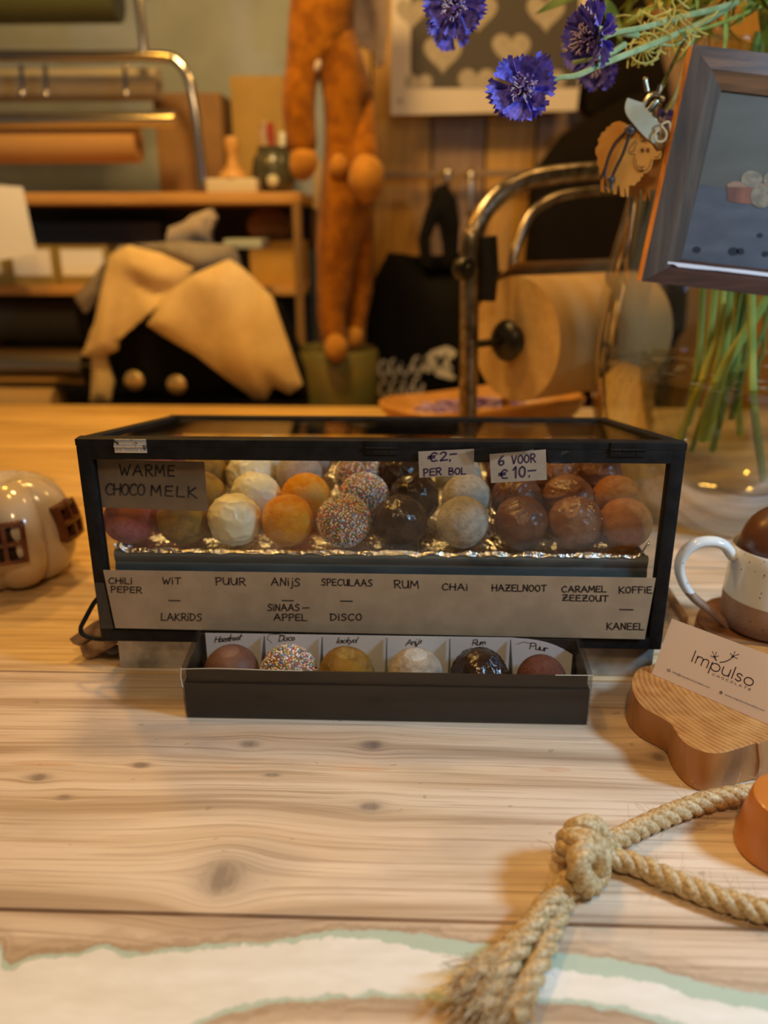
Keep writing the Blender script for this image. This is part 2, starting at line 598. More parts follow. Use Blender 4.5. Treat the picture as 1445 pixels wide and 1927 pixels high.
# ------------------------------------------------------------------ counter
SEAMY = (T(700, 1729).y, T(700, 1274).y)
def plank_mat():
    m, nt, bs = nodes('scrubbed pine')
    bs.inputs['Roughness'].default_value = .46
    tc = nt.nodes.new('ShaderNodeTexCoord')
    sp = nt.nodes.new('ShaderNodeSeparateXYZ')
    nt.links.new(tc.outputs['Object'], sp.inputs[0])
    X, Y = sp.outputs[0], sp.outputs[1]
    knots = [(700, 1402, .007, .005), (418, 1652, .012, .013), (72, 1463, .008, .004), (697, 1518, .007, .004), (265, 1440, .006, .003),
             (470, 1400, .006, .004), (512, 1458, .005, .002), (120, 1500, .004, .002), (1240, 1425, .006, .005), (245, 850, .03, .02), (60, 905, .03, .02)]
    warp, mask = 0.0, None
    for px, py, rx, ry in knots:
        p = T(px, py)
        dx = mth(nt, 'DIVIDE', mth(nt, 'SUBTRACT', X, p.x), rx)
        dy = mth(nt, 'DIVIDE', mth(nt, 'SUBTRACT', Y, p.y), ry)
        d2 = mth(nt, 'ADD', mth(nt, 'MULTIPLY', dx, dx), mth(nt, 'MULTIPLY', dy, dy))
        g = mth(nt, 'DIVIDE', 1.0, mth(nt, 'ADD', mth(nt, 'MULTIPLY', mth(nt, 'MULTIPLY', d2, d2), .6), 1.0))
        w = mth(nt, 'DIVIDE', mth(nt, 'MULTIPLY', dy, ry * 1.2), mth(nt, 'ADD', mth(nt, 'MULTIPLY', d2, .35), 1.0))
        warp = mth(nt, 'ADD', warp, w)
        mask = g if mask is None else mth(nt, 'MAXIMUM', mask, g)
    yw = mth(nt, 'SUBTRACT', Y, warp)
    cb = nt.nodes.new('ShaderNodeCombineXYZ')
    nt.links.new(X, cb.inputs[0])
    nt.links.new(yw, cb.inputs[1])
    vec = cb.outputs[0]
    def vs(s):
        mp = nt.nodes.new('ShaderNodeMapping')
        mp.inputs['Scale'].default_value = s
        nt.links.new(vec, mp.inputs[0])
        return mp.outputs[0]
    fine = tex(nt, vs((3.0, 170, 1)), 1.6, 7, .62, .15)
    coarse = tex(nt, vs((1.6, 34, 1)), 1.5, 4, .5, .3)
    patch = tex(nt, vs((5.0, 14, 1)), 1.3, 4, .55, .4)
    speck = tex(nt, vs((60, 90, 1)), 1.0, 2)
    base = ramp(nt, coarse, [(.34, (.47, .33, .21)), (.46, (.66, .50, .34)), (.60, (.78, .62, .45))])
    base = mixc(nt, mth(nt, 'MULTIPLY', ramp(nt, fine, [(.36, (1, 1, 1)), (.50, (0, 0, 0))]), .62), base, (.36, .23, .14))
    base = mixc(nt, mth(nt, 'MULTIPLY', ramp(nt, patch, [(.54, (0, 0, 0)), (.68, (1, 1, 1))]), .38), base, (.40, .33, .27))
    big = T(470, 1635)
    dx = mth(nt, 'DIVIDE', mth(nt, 'SUBTRACT', X, big.x), .036)
    dy = mth(nt, 'DIVIDE', mth(nt, 'SUBTRACT', Y, big.y), .022)
    dd = mth(nt, 'SQRT', mth(nt, 'ADD', mth(nt, 'MULTIPLY', dx, dx), mth(nt, 'MULTIPLY', dy, dy)))
    dd = mth(nt, 'ADD', dd, mth(nt, 'MULTIPLY', mth(nt, 'SUBTRACT', patch, .5), 2.0))
    base = mixc(nt, mth(nt, 'MULTIPLY', mth(nt, 'SUBTRACT', 1.25, dd, clamp=True), .42), base, (.34, .29, .25))
    mask = mth(nt, 'MULTIPLY', mask, mth(nt, 'MULTIPLY_ADD', tex(nt, vs((140, 420, 1)), 1.0, 4), 1.5, .15), clamp=True)
    base = mixc(nt, mth(nt, 'MULTIPLY', mask, .85, clamp=True), base, (.17, .13, .115))
    # little orange lens shaped grain eyes
    for px, py, rx, ry in ((430, 1444, .014, .0018), (680, 1447, .026, .0033), (80, 1437, .03, .004), (1045, 1448, .014, .004)):
        p = T(px, py)
        ex = mth(nt, 'DIVIDE', mth(nt, 'SUBTRACT', X, p.x), rx)
        ey = mth(nt, 'DIVIDE', mth(nt, 'SUBTRACT', Y, p.y), ry)
        e = mth(nt, 'ADD', mth(nt, 'ABSOLUTE', ey), mth(nt, 'MULTIPLY', ex, ex))
        base = mixc(nt, mth(nt, 'MULTIPLY', mth(nt, 'MULTIPLY', mth(nt, 'SUBTRACT', 1.0, e, clamp=True), 3.0, clamp=True), .32), base, (.60, .30, .15))
    base = mixc(nt, mth(nt, 'MULTIPLY', ramp(nt, speck, [(.70, (0, 0, 0)), (.74, (1, 1, 1))]), .5), base, (.30, .22, .15))
    far1 = mth(nt, 'GREATER_THAN', Y, SEAMY[1])  # back left planks tinted orange: warm lamp colour put into the wood
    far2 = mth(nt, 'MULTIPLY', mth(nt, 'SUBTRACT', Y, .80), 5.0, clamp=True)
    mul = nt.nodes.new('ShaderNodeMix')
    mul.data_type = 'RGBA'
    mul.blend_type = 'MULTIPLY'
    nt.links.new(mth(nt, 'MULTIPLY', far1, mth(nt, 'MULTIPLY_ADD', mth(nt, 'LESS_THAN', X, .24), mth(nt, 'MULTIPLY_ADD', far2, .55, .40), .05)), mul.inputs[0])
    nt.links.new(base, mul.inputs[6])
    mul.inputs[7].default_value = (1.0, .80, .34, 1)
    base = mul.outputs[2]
    # remains of old paint on the front board: white over green, with weathered brown contours
    x0, xs_, y0, ys_ = -.30, .60, .25, .16
    U = [(-120, 1770), (0, 1775), (20, 1812), (60, 1797), (150, 1788), (190, 1776), (270, 1790), (340, 1778), (500, 1770), (620, 1752), (720, 1750),
         (850, 1765), (1000, 1786), (1110, 1798), (1200, 1812), (1300, 1840), (1390, 1862), (1445, 1866), (1600, 1880)]
    Lo = [(-120, 2010), (200, 1985), (380, 1930), (460, 1902), (600, 1884), (720, 1878), (860, 1888), (980, 1888), (1100, 1896), (1240, 1925), (1445, 1990), (1600, 2040)]
    def curve(pts):
        fc = nt.nodes.new('ShaderNodeFloatCurve')
        cv = fc.mapping.curves[0]
        q = []
        for a, b in pts:
            t = T(a, b)
            q.append(((t.x - x0) / xs_, (t.y - y0) / ys_))
        q = [(max(0, min(1, a)), b) for a, b in q]
        while len(cv.points) < len(q):
            cv.points.new(.5, .5)
        for pt, (a, b) in zip(cv.points, q):
            pt.location = (a, max(0, min(1, b)))
            pt.handle_type = 'AUTO'
        fc.mapping.update()
        nt.links.new(mth(nt, 'DIVIDE', mth(nt, 'SUBTRACT', X, x0), xs_), fc.inputs['Value'])
        return mth(nt, 'MULTIPLY_ADD', fc.outputs[0], ys_, y0)
    wob = mth(nt, 'MULTIPLY', mth(nt, 'SUBTRACT', tex(nt, tc.outputs['Object'], 90, 6, .65), .5), .010)
    wob2 = mth(nt, 'MULTIPLY', mth(nt, 'SUBTRACT', tex(nt, tc.outputs['Object'], 38, 5, .6), .5), .020)
    du = mth(nt, 'ADD', mth(nt, 'SUBTRACT', curve(U), Y), wob)           # > 0 below the upper edge of the paint
    dl = mth(nt, 'ADD', mth(nt, 'SUBTRACT', Y, curve(Lo)), wob)          # > 0 above its lower edge
    inside = mth(nt, 'MINIMUM', du, dl)
    front = mth(nt, 'LESS_THAN', Y, T(700, 1729).y)
    # weathered contour bands outside the paint
    cont = mth(nt, 'SINE', mth(nt, 'MULTIPLY', mth(nt, 'ADD', inside, wob2), 900))
    near = mth(nt, 'MULTIPLY', mth(nt, 'ADD', mth(nt, 'MULTIPLY', mth(nt, 'ADD', inside, wob2), 62), 1.0, clamp=True), front)
    wcol = mixc(nt, mth(nt, 'MULTIPLY_ADD', cont, .35, .4, clamp=True), (.33, .225, .14), (.56, .42, .29))
    base = mixc(nt, mth(nt, 'MULTIPLY', near, .75), base, wcol)
    green = mth(nt, 'MULTIPLY', mth(nt, 'MULTIPLY', inside, 900, clamp=True), front)
    base = mixc(nt, green, base, mixc(nt, coarse, (.42, .52, .40), (.54, .65, .52)))
    thr = mth(nt, 'MULTIPLY_ADD', mth(nt, 'MULTIPLY', mth(nt, 'ADD', X, .06), 12, clamp=True), mth(nt, 'MULTIPLY', mth(nt, 'LESS_THAN', du, dl), .0085), .0030)
    white = mth(nt, 'MULTIPLY', mth(nt, 'MULTIPLY', mth(nt, 'SUBTRACT', mth(nt, 'ADD', inside, mth(nt, 'MULTIPLY', wob2, .5)), thr), 700, clamp=True), front)
    base = mixc(nt, white, base, ramp(nt, mth(nt, 'ADD', mth(nt, 'MULTIPLY', tex(nt, vs((40, 120, 1)), 1.0, 5), .5), mth(nt, 'MULTIPLY', coarse, .5)), [(.34, (.77, .74, .63)), (.5, (.84, .81, .71)), (.62, (.89, .87, .79))]))
    nt.links.new(base, bs.inputs['Base Color'])
    h = mth(nt, 'ADD', mth(nt, 'MULTIPLY', fine, .6), mth(nt, 'MULTIPLY', mth(nt, 'ADD', white, green), .8))
    bumpn(nt, bs, h, .32, .0008)
    return m

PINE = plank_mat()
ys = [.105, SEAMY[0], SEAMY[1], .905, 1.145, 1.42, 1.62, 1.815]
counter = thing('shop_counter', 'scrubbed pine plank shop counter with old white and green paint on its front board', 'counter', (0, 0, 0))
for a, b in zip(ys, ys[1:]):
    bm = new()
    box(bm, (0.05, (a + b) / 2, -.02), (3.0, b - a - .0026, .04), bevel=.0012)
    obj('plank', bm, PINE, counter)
bm = new()
box(bm, (.05, .96, -.055), (2.9, 1.66, .03))
obj('seam_light_block', bm, M('dark underboard', (.03, .035, .05), .8), counter, smooth=False)  # board added under the planks to block light through the seams
bm = new()
box(bm, (.05, 1.0, -.49), (2.8, 1.5, .82))
obj('base_cabinet', bm, woodm('counter base', (.30, .18, .09), (.18, .1, .05), .5), counter, smooth=False)

# ------------------------------------------------------------------ display case
CX0, CX1, CYF, CYB, CZB, CZT, DROP = -.2775, .2225, .6395, .9075, .0348, .2237, .0415
def ztop(y):
    return CZT - DROP * (y - CYF) / (CYB - CYF)
case = thing('display_case', 'black metal framed glass display case holding rows of chocolate balls', 'display case', ((CX0 + CX1) / 2, (CYF + CYB) / 2, CZB))
LT = .0062                      # lid thickness
t = .0118
bm = new()
zt = CZT - LT - .0006
# front frame
box(bm, (CX0 + t / 2, CYF + t / 2, (CZB + zt) / 2), (t, t, zt - CZB), bevel=.0012)
box(bm, (CX1 - t / 2, CYF + t / 2, (CZB + zt) / 2), (t, t, zt - CZB), bevel=.0012)
box(bm, (0.5 * (CX0 + CX1), CYF + t / 2, zt - t / 2), (CX1 - CX0 - t, t - .0004, t), bevel=.0012)
box(bm, (0.5 * (CX0 + CX1), CYF + t / 2, CZB + t / 2), (CX1 - CX0 - t, t - .0004, t), bevel=.0012)
# back frame
zb = ztop(CYB) - LT - .0006
for x in (CX0 + t / 2, CX1 - t / 2):
    box(bm, (x, CYB - t / 2, (CZB + zb) / 2), (t, t, zb - CZB), bevel=.0012)
    bar(bm, (x, CYF + t, CZB + t / 2), (x, CYB - t, CZB + t / 2), t, t, bevel=.0012)
    bar(bm, (x, CYF + t, zt - t / 2), (x, CYB - t, zb - t / 2), t, t, bevel=.0012)
for z in (zb - t / 2, CZB + t / 2):
    box(bm, (0.5 * (CX0 + CX1), CYB - t / 2, z), (CX1 - CX0 - t, t - .0004, t), bevel=.0012)
obj('frame', bm, BLACK, case)
bm = new()
box(bm, (0.5 * (CX0 + CX1), (CYF + CYB) / 2, CZB + .003), (CX1 - CX0 - .004, CYB - CYF - .004, .004))
obj('bottom_plate', bm, BLACK, case, smooth=False)
def pane(name, corners, th, m, parent):
    bm = new()
    c = [V(p) for p in corners]
    n = (c[1] - c[0]).cross(c[2] - c[0]).normalized() * th
    extr(bm, c, n)
    return obj(name, bm, m, parent, smooth=False)
gi = t - .002
pane('front_glass', [(CX0 + gi, CYF + .007, CZB + gi), (CX1 - gi, CYF + .007, CZB + gi), (CX1 - gi, CYF + .007, zt - gi), (CX0 + gi, CYF + .007, zt - gi)], .0015, GLASS, case)
pane('back_glass', [(CX0 + gi, CYB - .007, CZB + gi), (CX1 - gi, CYB - .007, CZB + gi), (CX1 - gi, CYB - .007, zb - gi), (CX0 + gi, CYB - .007, zb - gi)], .0015, GLASS, case)
for x in (CX0 + .005, CX1 - .0065):
    pane('side_glass', [(x, CYF + gi, CZB + gi), (x, CYB - gi, CZB + gi), (x, CYB - gi, zb - gi), (x, CYF + gi, zt - gi)], .0015, GLASS, case)
# lid
lid = new()
e = .0004
lw = .0125
def lp(x, y, dz=0):
    return V((x, y, ztop(y) - LT / 2 + dz))
bar(lid, lp(CX0 - e, CYF + lw / 2), lp(CX1 + e, CYF + lw / 2), lw, LT, bevel=.001)
bar(lid, lp(CX0 - e, CYB - lw / 2), lp(CX1 + e, CYB - lw / 2), lw, LT, bevel=.001)
for x in (CX0 + lw / 2 - e, CX1 - lw / 2 + e):
    bar(lid, lp(x, CYF + lw), lp(x, CYB - lw), lw, LT, bevel=.001)
lf = obj('lid_frame', lid, BLACK, case)
g = [lp(CX0 + lw - .002, CYF + lw - .002), lp(CX1 - lw + .002, CYF + lw - .002), lp(CX1 - lw + .002, CYB - lw + .002), lp(CX0 + lw - .002, CYB - lw + .002)]
pane('lid_glass', [p + V((0, 0, -.0012)) for p in g], .0018, GLASS_LID, lf)
# hinges on the lid seam
def hinge(px0, px1, mat, lab):
    a, b = W(px0, 835, CYF).x, W(px1, 836, CYF).x
    bm = new()
    zs = zt + .0003
    box(bm, ((a + b) / 2, CYF - .0007, zs + .0034), (b - a, .001, .0048), bevel=.0003)
    box(bm, ((a + b) / 2, CYF - .0007, zs - .0034), (b - a, .001, .0048), bevel=.0003)
    tube(bm, [(a, CYF - .001, zs), ((a * 2 + b) / 3 - .0003, CYF - .001, zs)], .0012, 8)
    tube(bm, [((a * 2 + b) / 3, CYF - .001, zs), ((a + 2 * b) / 3, CYF - .001, zs)], .0013, 8)
    tube(bm, [((a + 2 * b) / 3 + .0003, CYF - .001, zs), (b, CYF - .001, zs)], .0012, 8)
    for x in (a * .75 + b * .25, a * .25 + b * .75):
        lathe(bm, [(.0009, 0), (.0009, .0004), (.0004, .0007)], (x, CYF - .0011, zs - .0034), 8, axis=(0, -1, 0))
    h = obj('hinge', bm, mat, case)
    if lab:
        h['label'] = lab
hinge(215, 276, M('chipped silver hinge', (.70, .69, .66), .35, .8, col2=(.08, .08, .08), scale=90, lo=.58, hi=.62), 'silver hinge with chipped black paint')
hinge(688, 750, BLACK, None)
hinge(1149, 1217, BLACK, None)
# bent wire handle on the left
bm = new()
hp = [W(x, y, CYF + .004) for x, y in ((188, 1122), (176, 1136), (160, 1165), (152, 1182), (156, 1194), (176, 1201), (196, 1203))]
tube(bm, catmull(hp, 6), .0021, 10)
obj('wire_handle', bm, BLACK, case)
# black tape on the left post
bm = new()
sheet(bm, [W(178, 1096, CYF - .0006), W(196, 1096, CYF - .0006), W(214, 1183, CYF - .0006), W(190, 1183, CYF - .0006)], (0, -.0004, 0), 6, 14, .0006, 300)
obj('tape', bm, M('glossy black tape', (.02, .02, .02), .18, bump=.6, bscale=90), case)

# tray inside, its rounded steel lip and the foil the balls lie on
tray = thing('steel_tray', 'dull steel baking tray inside the display case, lined with foil', 'tray', ((CX0 + CX1) / 2, .775, CZB + .0052))
TX0, TX1, TYF, TYB, TZ = CX0 + .0165, CX1 - .0165, CYF + .0105, CYB - .016, .1075
bm = new()
prof = [(TYF + .004, CZB + .0055), (TYF + .001, .088), (TYF + .0005, .102), (TYF + .0024, .1075), (TYF + .001, .1105), (TYF + .0006, .1155), (TYF + .002, .1182), (TYF + .005, .1186)]
prof2 = [(y + .0016, z - .0012) for y, z in prof[::-1]]
cs = prof + prof2
extr(bm, [(TX0, y, z) for y, z in cs], (TX1 - TX0, 0, 0))
extr(bm, [(TX0, TYB - (y - TYF), z) for y, z in cs], (TX1 - TX0, 0, 0))
for x in (TX0 + .0006, TX1 - .0026):
    box(bm, (x + .001, (TYF + TYB) / 2, (CZB + .0055 + .1176) / 2), (.002, TYB - TYF - .012, .1176 - CZB - .0055), bevel=.0006)
box(bm, ((TX0 + TX1) / 2, (TYF + TYB) / 2, -.0 + .1075), (TX1 - TX0 - .006, TYB - TYF - .012, .002))
obj('tray_body', bm, STEEL, tray, angle=30)
FOIL = M('crumpled foil', (.92, .90, .86), .13, 1, bump=.9, bscale=130, bdist=.004)
bm = new()
nx, ny = 220, 60
def foil_z(x, y):
    p = V((x * 60, y * 60, 3.3))
    return .1108 + .12 * max(0, y - .684) + abs(noise.noise(p)) * .0022 + abs(noise.noise(p * 2.7)) * .0012
gr = []
fx0, fx1, fy0, fy1 = TX0 + .001, TX1 - .001, TYF + .0005, TYB - .004
for j in range(ny + 1):
    row = []
    for i in range(nx + 1):
        x = fx0 + (fx1 - fx0) * i / nx
        y = fy0 + (fy1 - fy0) * (j / ny) ** 1.3
        z = foil_z(x, y)
        if j <= 2:                                    # edge folded down over the lip
            y = fy0 + .0012 * noise.noise(V((x * 120, j, 1))) + .0012 * j - .0005
            z = .1176 + .0030 * (j / 2) + .0022 * noise.noise(V((x * 75, j * .7, 9))) + .001 * abs(noise.noise(V((x * 300, j, 2))))
        ex = min(i, nx - i)
        if 2 < j < 9:
            z = z + (.1195 - z) * ((9 - j) / 6) ** 2 * .8
        if ex < 5 and j < 16:
            z += (5 - ex) * .0014 * abs(noise.noise(V((x * 100, y * 90, 4)))) * 3
        row.append(bm.verts.new((x, y, z)))
    gr.append(row)
for j in range(ny):
    for i in range(nx):
        bm.faces.new((gr[j][i], gr[j][i + 1], gr[j + 1][i + 1], gr[j + 1][i]))
fo = obj('foil_liner', bm, FOIL, tray, angle=12, label='crumpled aluminium foil liner')

# ------------------------------------------------------------------ chocolate balls
def powder(name, a, b, c=None, sc=14):
    m, nt, bs = nodes(name)
    bs.inputs['Roughness'].default_value = .92
    bs.inputs['Specular IOR Level'].default_value = .05
    v = mapping(nt)
    n = tex(nt, v, sc * 8, 8, .65)
    n2 = tex(nt, v, sc * 3, 3, .5)
    col = ramp(nt, n, [(.36, a), (.62, b)])
    if c:
        col = mixc(nt, ramp(nt, n2, [(.48, (0, 0, 0)), (.66, (1, 1, 1))]), col, c)
    nt.links.new(col, bs.inputs['Base Color'])
    bumpn(nt, bs, mth(nt, 'ADD', tex(nt, v, sc * 26, 5, .7), mth(nt, 'MULTIPLY', n, .9)), 1.0, .0022)
    return m

def choc(name, a, b, rough=.34, coat=0.0, bump=.35, sss=0):
    m, nt, bs = nodes(name)
    bs.inputs['Roughness'].default_value = rough
    bs.inputs['Coat Weight'].default_value = coat
    bs.inputs['Coat Roughness'].default_value = .12
    bs.inputs['Specular IOR Level'].default_value = .4
    if sss:
        bs.inputs['Subsurface Weight'].default_value = sss
        bs.inputs['Subsurface Scale'].default_value = .004
    v = mapping(nt)
    nt.links.new(ramp(nt, tex(nt, v, 60, 5), [(.36, a), (.62, b)]), bs.inputs['Base Color'])
    bumpn(nt, bs, tex(nt, v, 110, 3, .5, 1.2), bump, .002)
    return m

KM = {  # coatings
 'chili': powder('dusty rose powder', (.40, .10, .11), (.62, .19, .22), (.56, .17, .08)),
 'olive': powder('olive brown powder', (.27, .15, .035), (.42, .25, .065), (.50, .27, .04)),
 'white': choc('white chocolate', (.88, .79, .50), (.92, .86, .62), .38, .1, .25, .15),
 'orange': powder('orange powder', (.86, .30, .015), (.95, .42, .03), (.92, .50, .13)),
 'sprink': choc('milk chocolate under sprinkles', (.26, .13, .07), (.32, .17, .10)),
 'dark': choc('dark glossy chocolate', (.026, .011, .005), (.050, .022, .009), .20, .25, .6),
 'grey': powder('grey sugar powder', (.48, .41, .32), (.72, .64, .52), None),
 'pale': powder('pale pink powder', (.48, .38, .32), (.62, .52, .45)),
 'milk': choc('milk chocolate', (.115, .042, .018), (.18, .068, .030), .34, .05, .6),
 'caramel': choc('caramel milk chocolate', (.23, .095, .042), (.32, .145, .068), .36, .05, .6),
 'cocoa': powder('cocoa powder', (.38, .135, .030), (.56, .235, .070), (.52, .21, .05)),
}
def sprinkle_mat():
    m, nt, bs = nodes('rainbow sprinkles')
    bs.inputs['Roughness'].default_value = .4
    ge = nt.nodes.new('ShaderNodeNewGeometry')
    cols = [(.95, .91, .84), (.75, .12, .10), (.95, .91, .84), (.85, .42, .10), (.88, .72, .30), (.95, .90, .80), (.20, .42, .55), (.25, .45, .18), (.85, .45, .45), (.95, .91, .84), (.16, .24, .5), (.88, .62, .5)]
    nt.links.new(ramp(nt, ge.outputs['Random Per Island'], [(k / len(cols), c) for k, c in enumerate(cols)], 'CONSTANT'), bs.inputs['Base Color'])
    return m
SPRINK = sprinkle_mat()
SALT = M('salt and caramel crumbs', (.80, .66, .40), .4, col2=(.70, .45, .2), scale=200)

def ball_mesh(kind, r, seed):
    bm = new()
    bmesh.ops.create_icosphere(bm, subdivisions=5, radius=r)
    rnd = random.Random(seed)
    off = V((rnd.uniform(-50, 50), rnd.uniform(-50, 50), rnd.uniform(-50, 50)))
    for v in bm.verts:
        d = v.co.normalized()
        p = d * 1.0 + off
        a = noise.noise(p * 1.1) * .03
        if kind in ('chili', 'olive', 'orange', 'grey', 'pale', 'cocoa'):
            a += noise.noise(p * 3.5) * .018 + noise.noise(p * 9) * .008
            if kind in ('cocoa', 'orange', 'chili'):
                a += -.03 * max(0, noise.noise(p * 2.2) - .25)
        elif kind == 'white':
            n = noise.noise(p * 2.3)
            ridge = 1 - abs(noise.noise(p * 2.6 + V((3, 1, 2))))
            a += .035 * n + .05 * ridge ** 5
        elif kind in ('dark', 'milk', 'caramel'):
            ridge = 1 - abs(noise.noise(p * 2.4 + V((3, 1, 2))))
            a += .03 * noise.noise(p * 2) + .06 * ridge ** 6 + .012 * noise.noise(p * 7)
        v.co = d * r * (1 + a)
    bmesh.ops.recalc_face_normals(bm, faces=bm.faces)
    me = bpy.data.meshes.new('chocolate_ball')
    bm.to_mesh(me)
    bm.free()
    me.materials.append(KM[kind])
    for f in me.polygons:
        f.use_smooth = True
    return me

def sprinkle_mesh(r, seed, n=1250, sr=.00112):
    bm = new()
    rnd = random.Random(seed)
    ga = PI * (3 - 5 ** .5)
    for k in range(n):
        z = 1 - 2 * (k + .5) / n
        a = k * ga + rnd.uniform(-.05, .05)
        z += rnd.uniform(-.018, .018)
        z = max(-1, min(1, z))
        q = (1 - z * z) ** .5
        d = V((q * math.cos(a), q * math.sin(a), z))
        rr = sr * rnd.uniform(.85, 1.15)
        g = bmesh.ops.create_icosphere(bm, subdivisions=1, radius=rr)
        for v in g['verts']:
            v.co += d * (r + rnd.uniform(-.0004, .0004))
    me = bpy.data.meshes.new('sprinkles')
    bm.to_mesh(me)
    bm.free()
    me.materials.append(SPRINK)
    for f in me.polygons:
        f.use_smooth = True
    return me

def crumbs_mesh(r, seed, n=26):
    bm = new()
    rnd = random.Random(seed)
    c0 = V((rnd.uniform(-.3, .3), -.55, .75)).normalized()
    for k in range(n):
        d = (c0 + V((rnd.gauss(0, .3), rnd.gauss(0, .3), rnd.gauss(0, .3)))).normalized()
        s = rnd.uniform(.0006, .0016)
        vs = ball(bm, d * (r * 1.02), s, 1, (1, rnd.uniform(.6, 1.2), rnd.uniform(.6, 1.1)))
    me = bpy.data.meshes.new('salt_crumbs')
    bm.to_mesh(me)
    bm.free()
    me.materials.append(SALT)
    return me

BR = .0234
BM_CACHE = {}
def make_ball(kind, loc, label, seed=0, r=BR, group='chocolate balls in the display case', cat='chocolate ball', rot=None):
    var = seed % 3
    key = (kind, var, r)
    if key not in BM_CACHE:
        BM_CACHE[key] = [ball_mesh(kind, r, hash(kind) % 97 + var * 13 + 5 if False else sum(map(ord, kind)) + var * 31),
                         sprinkle_mesh(r, var) if kind == 'sprink' else (crumbs_mesh(r, var + 3) if kind == 'caramel' else None)]
    me, extra = BM_CACHE[key]
    o = bpy.data.objects.new('chocolate_ball', me)
    COL.objects.link(o)
    o.location = loc
    rnd = random.Random(seed * 7 + 3)
    if kind not in ('caramel',):
        o.rotation_euler = (rnd.uniform(-.5, .5), rnd.uniform(-.5, .5), rnd.uniform(0, 6.28))
    else:
        o.rotation_euler = (rnd.uniform(-.15, .25), rnd.uniform(-.3, .3), rnd.uniform(-.4, .4))
    tag(o, label, cat, group)
    if extra is not None:
        p = bpy.data.objects.new('sprinkles' if kind == 'sprink' else 'salt_crumbs', extra)
        COL.objects.link(p)
        p.parent = o
        p['kind'] = 'stuff'
    return o

ROWS = [  # (x px of the front ball, kinds from the glass backwards, what the column is)
 (245, ['chili', 'chili', 'chili', 'chili']), (345, ['olive', 'olive', 'olive', 'olive']), (441, ['white', 'white', 'white', 'white']),
 (541, ['orange', 'orange', 'pale', 'pale']), (647, ['sprink', 'sprink', 'sprink', 'olive']), (752, ['dark', 'dark', 'dark', 'dark']),
 (870, ['grey', 'grey', 'grey', 'grey']), (980, ['milk', 'milk', 'milk', 'milk']), (1083, ['caramel', 'caramel', 'caramel', 'caramel']),
 (1177, ['cocoa', 'cocoa', 'milk', 'milk'])]
LOOK = {'chili': 'rose-red chili powdered chocolate ball', 'olive': 'olive brown powdered chocolate ball', 'white': 'creamy white chocolate ball with swirled coating',
        'orange': 'bright orange powdered chocolate ball', 'sprink': 'chocolate ball covered in rainbow sprinkles', 'dark': 'glossy dark chocolate ball',
        'grey': 'pale grey sugar-dusted chocolate ball', 'pale': 'dusty pinkish grey chocolate ball', 'milk': 'rippled milk chocolate ball',
        'caramel': 'caramel brown chocolate ball with salt crumbs', 'cocoa': 'reddish cocoa-dusted chocolate ball'}
WHERE = ['in the front row against the glass', 'in the second row from the front glass', 'in the third row from the front glass', 'in the back row of the case']
SHIFT = {(541, 1): 34, (441, 1): 40, (441, 2): 30, (541, 2): 22, (647, 1): 38, (647, 2): 28, (752, 1): 27, (752, 2): 0, (870, 1): 6, (870, 2): -8, (345, 1): 35, (345, 2): 40,
         (980, 1): -8, (980, 2): -20, (1083, 1): -14, (1083, 2): -34, (1177, 1): -18, (1177, 2): -50, (245, 1): 25, (245, 2): 40,
         (245, 3): 60, (345, 3): 70, (441, 3): 55, (541, 3): 45, (647, 3): -20, (752, 3): -10, (870, 3): -20, (980, 3): -30, (1083, 3): -40, (1177, 3): -70}
sd = 0
for px, kinds in ROWS:
    for r, k in enumerate(kinds):
        sd += 1
        y = CYF + .0425 + r * .0500
        z = .1143 + BR + [0, .0055, .0125, .0165][r]
        x = W(px + SHIFT.get((px, r), 0), 980 - 42 * r, y).x
        if r == 3:
            x = W(px, 980, CYF + .0425).x * .985 + .002
        lab = LOOK[k] + ' ' + WHERE[r]
        if k == 'milk' and px == 1177:
            lab = 'dark brown chocolate ball behind the cocoa-dusted ones, ' + ['', '', 'third row', 'back row'][r]
        if k == 'olive' and px == 647:
            lab = 'olive brown powdered chocolate ball behind the sprinkled ones'
        make_ball(k, (x, y, z), lab, sd)

# ------------------------------------------------------------------ metal plinth and wedges under the case
bm = new()
px0, px1 = T(228, 1256).x, T(1225, 1274).x
py0 = .6520
box(bm, ((px0 + px1) / 2, py0 + .11, .0172), (px1 - px0, .22, .0338), bevel=.0012)
o = obj('metal_plinth', bm, ZINC, base=((px0 + px1) / 2, py0 + .11, 0.0003))
tag(o, 'mottled galvanised metal box supporting the display case from below', 'metal box')
CORK = M('pressed cork wood', (.40, .26, .15), .9, col2=(.25, .16, .09), scale=90, bump=.5, bscale=200)
def wedge(pts_px, y0, dy, lab, dz=0):
    bm = new()
    f = [W(a, b, y0) for a, b in pts_px]
    extr(bm, f, (.012, dy, 0))
    bmesh.ops.bevel(bm, geom=list(bm.edges), offset=.0007, segments=1, affect='EDGES')
    zmin = min(v.co.z for v in bm.verts)
    o = obj('wooden_wedge', bm, CORK, base=(f[0].x, y0, zmin))
    o.location.z += dz
    tag(o, lab, 'wooden wedge')
    return o
wedge([(129, 1203), (176, 1170), (190, 1168), (205, 1190), (150, 1217), (137, 1213)], .668, .03, 'upper pale brown wooden wedge propped under the wire handle')
wedge([(149, 1218), (205, 1190), (221, 1203), (217, 1214), (170, 1241), (155, 1236)], .664, .03, 'lower brown wooden wedge lying on the counter under the wire handle')
bm = new()
ball(bm, W(214, 1225, .676), .008, 3, (1.1, .8, .62))
for v in bm.verts:
    v.co += V((1, 1, 1)) * noise.noise(v.co * 150) * .001
zmin = min(v.co.z for v in bm.verts)
for v in bm.verts:
    v.co.z -= zmin - .0004
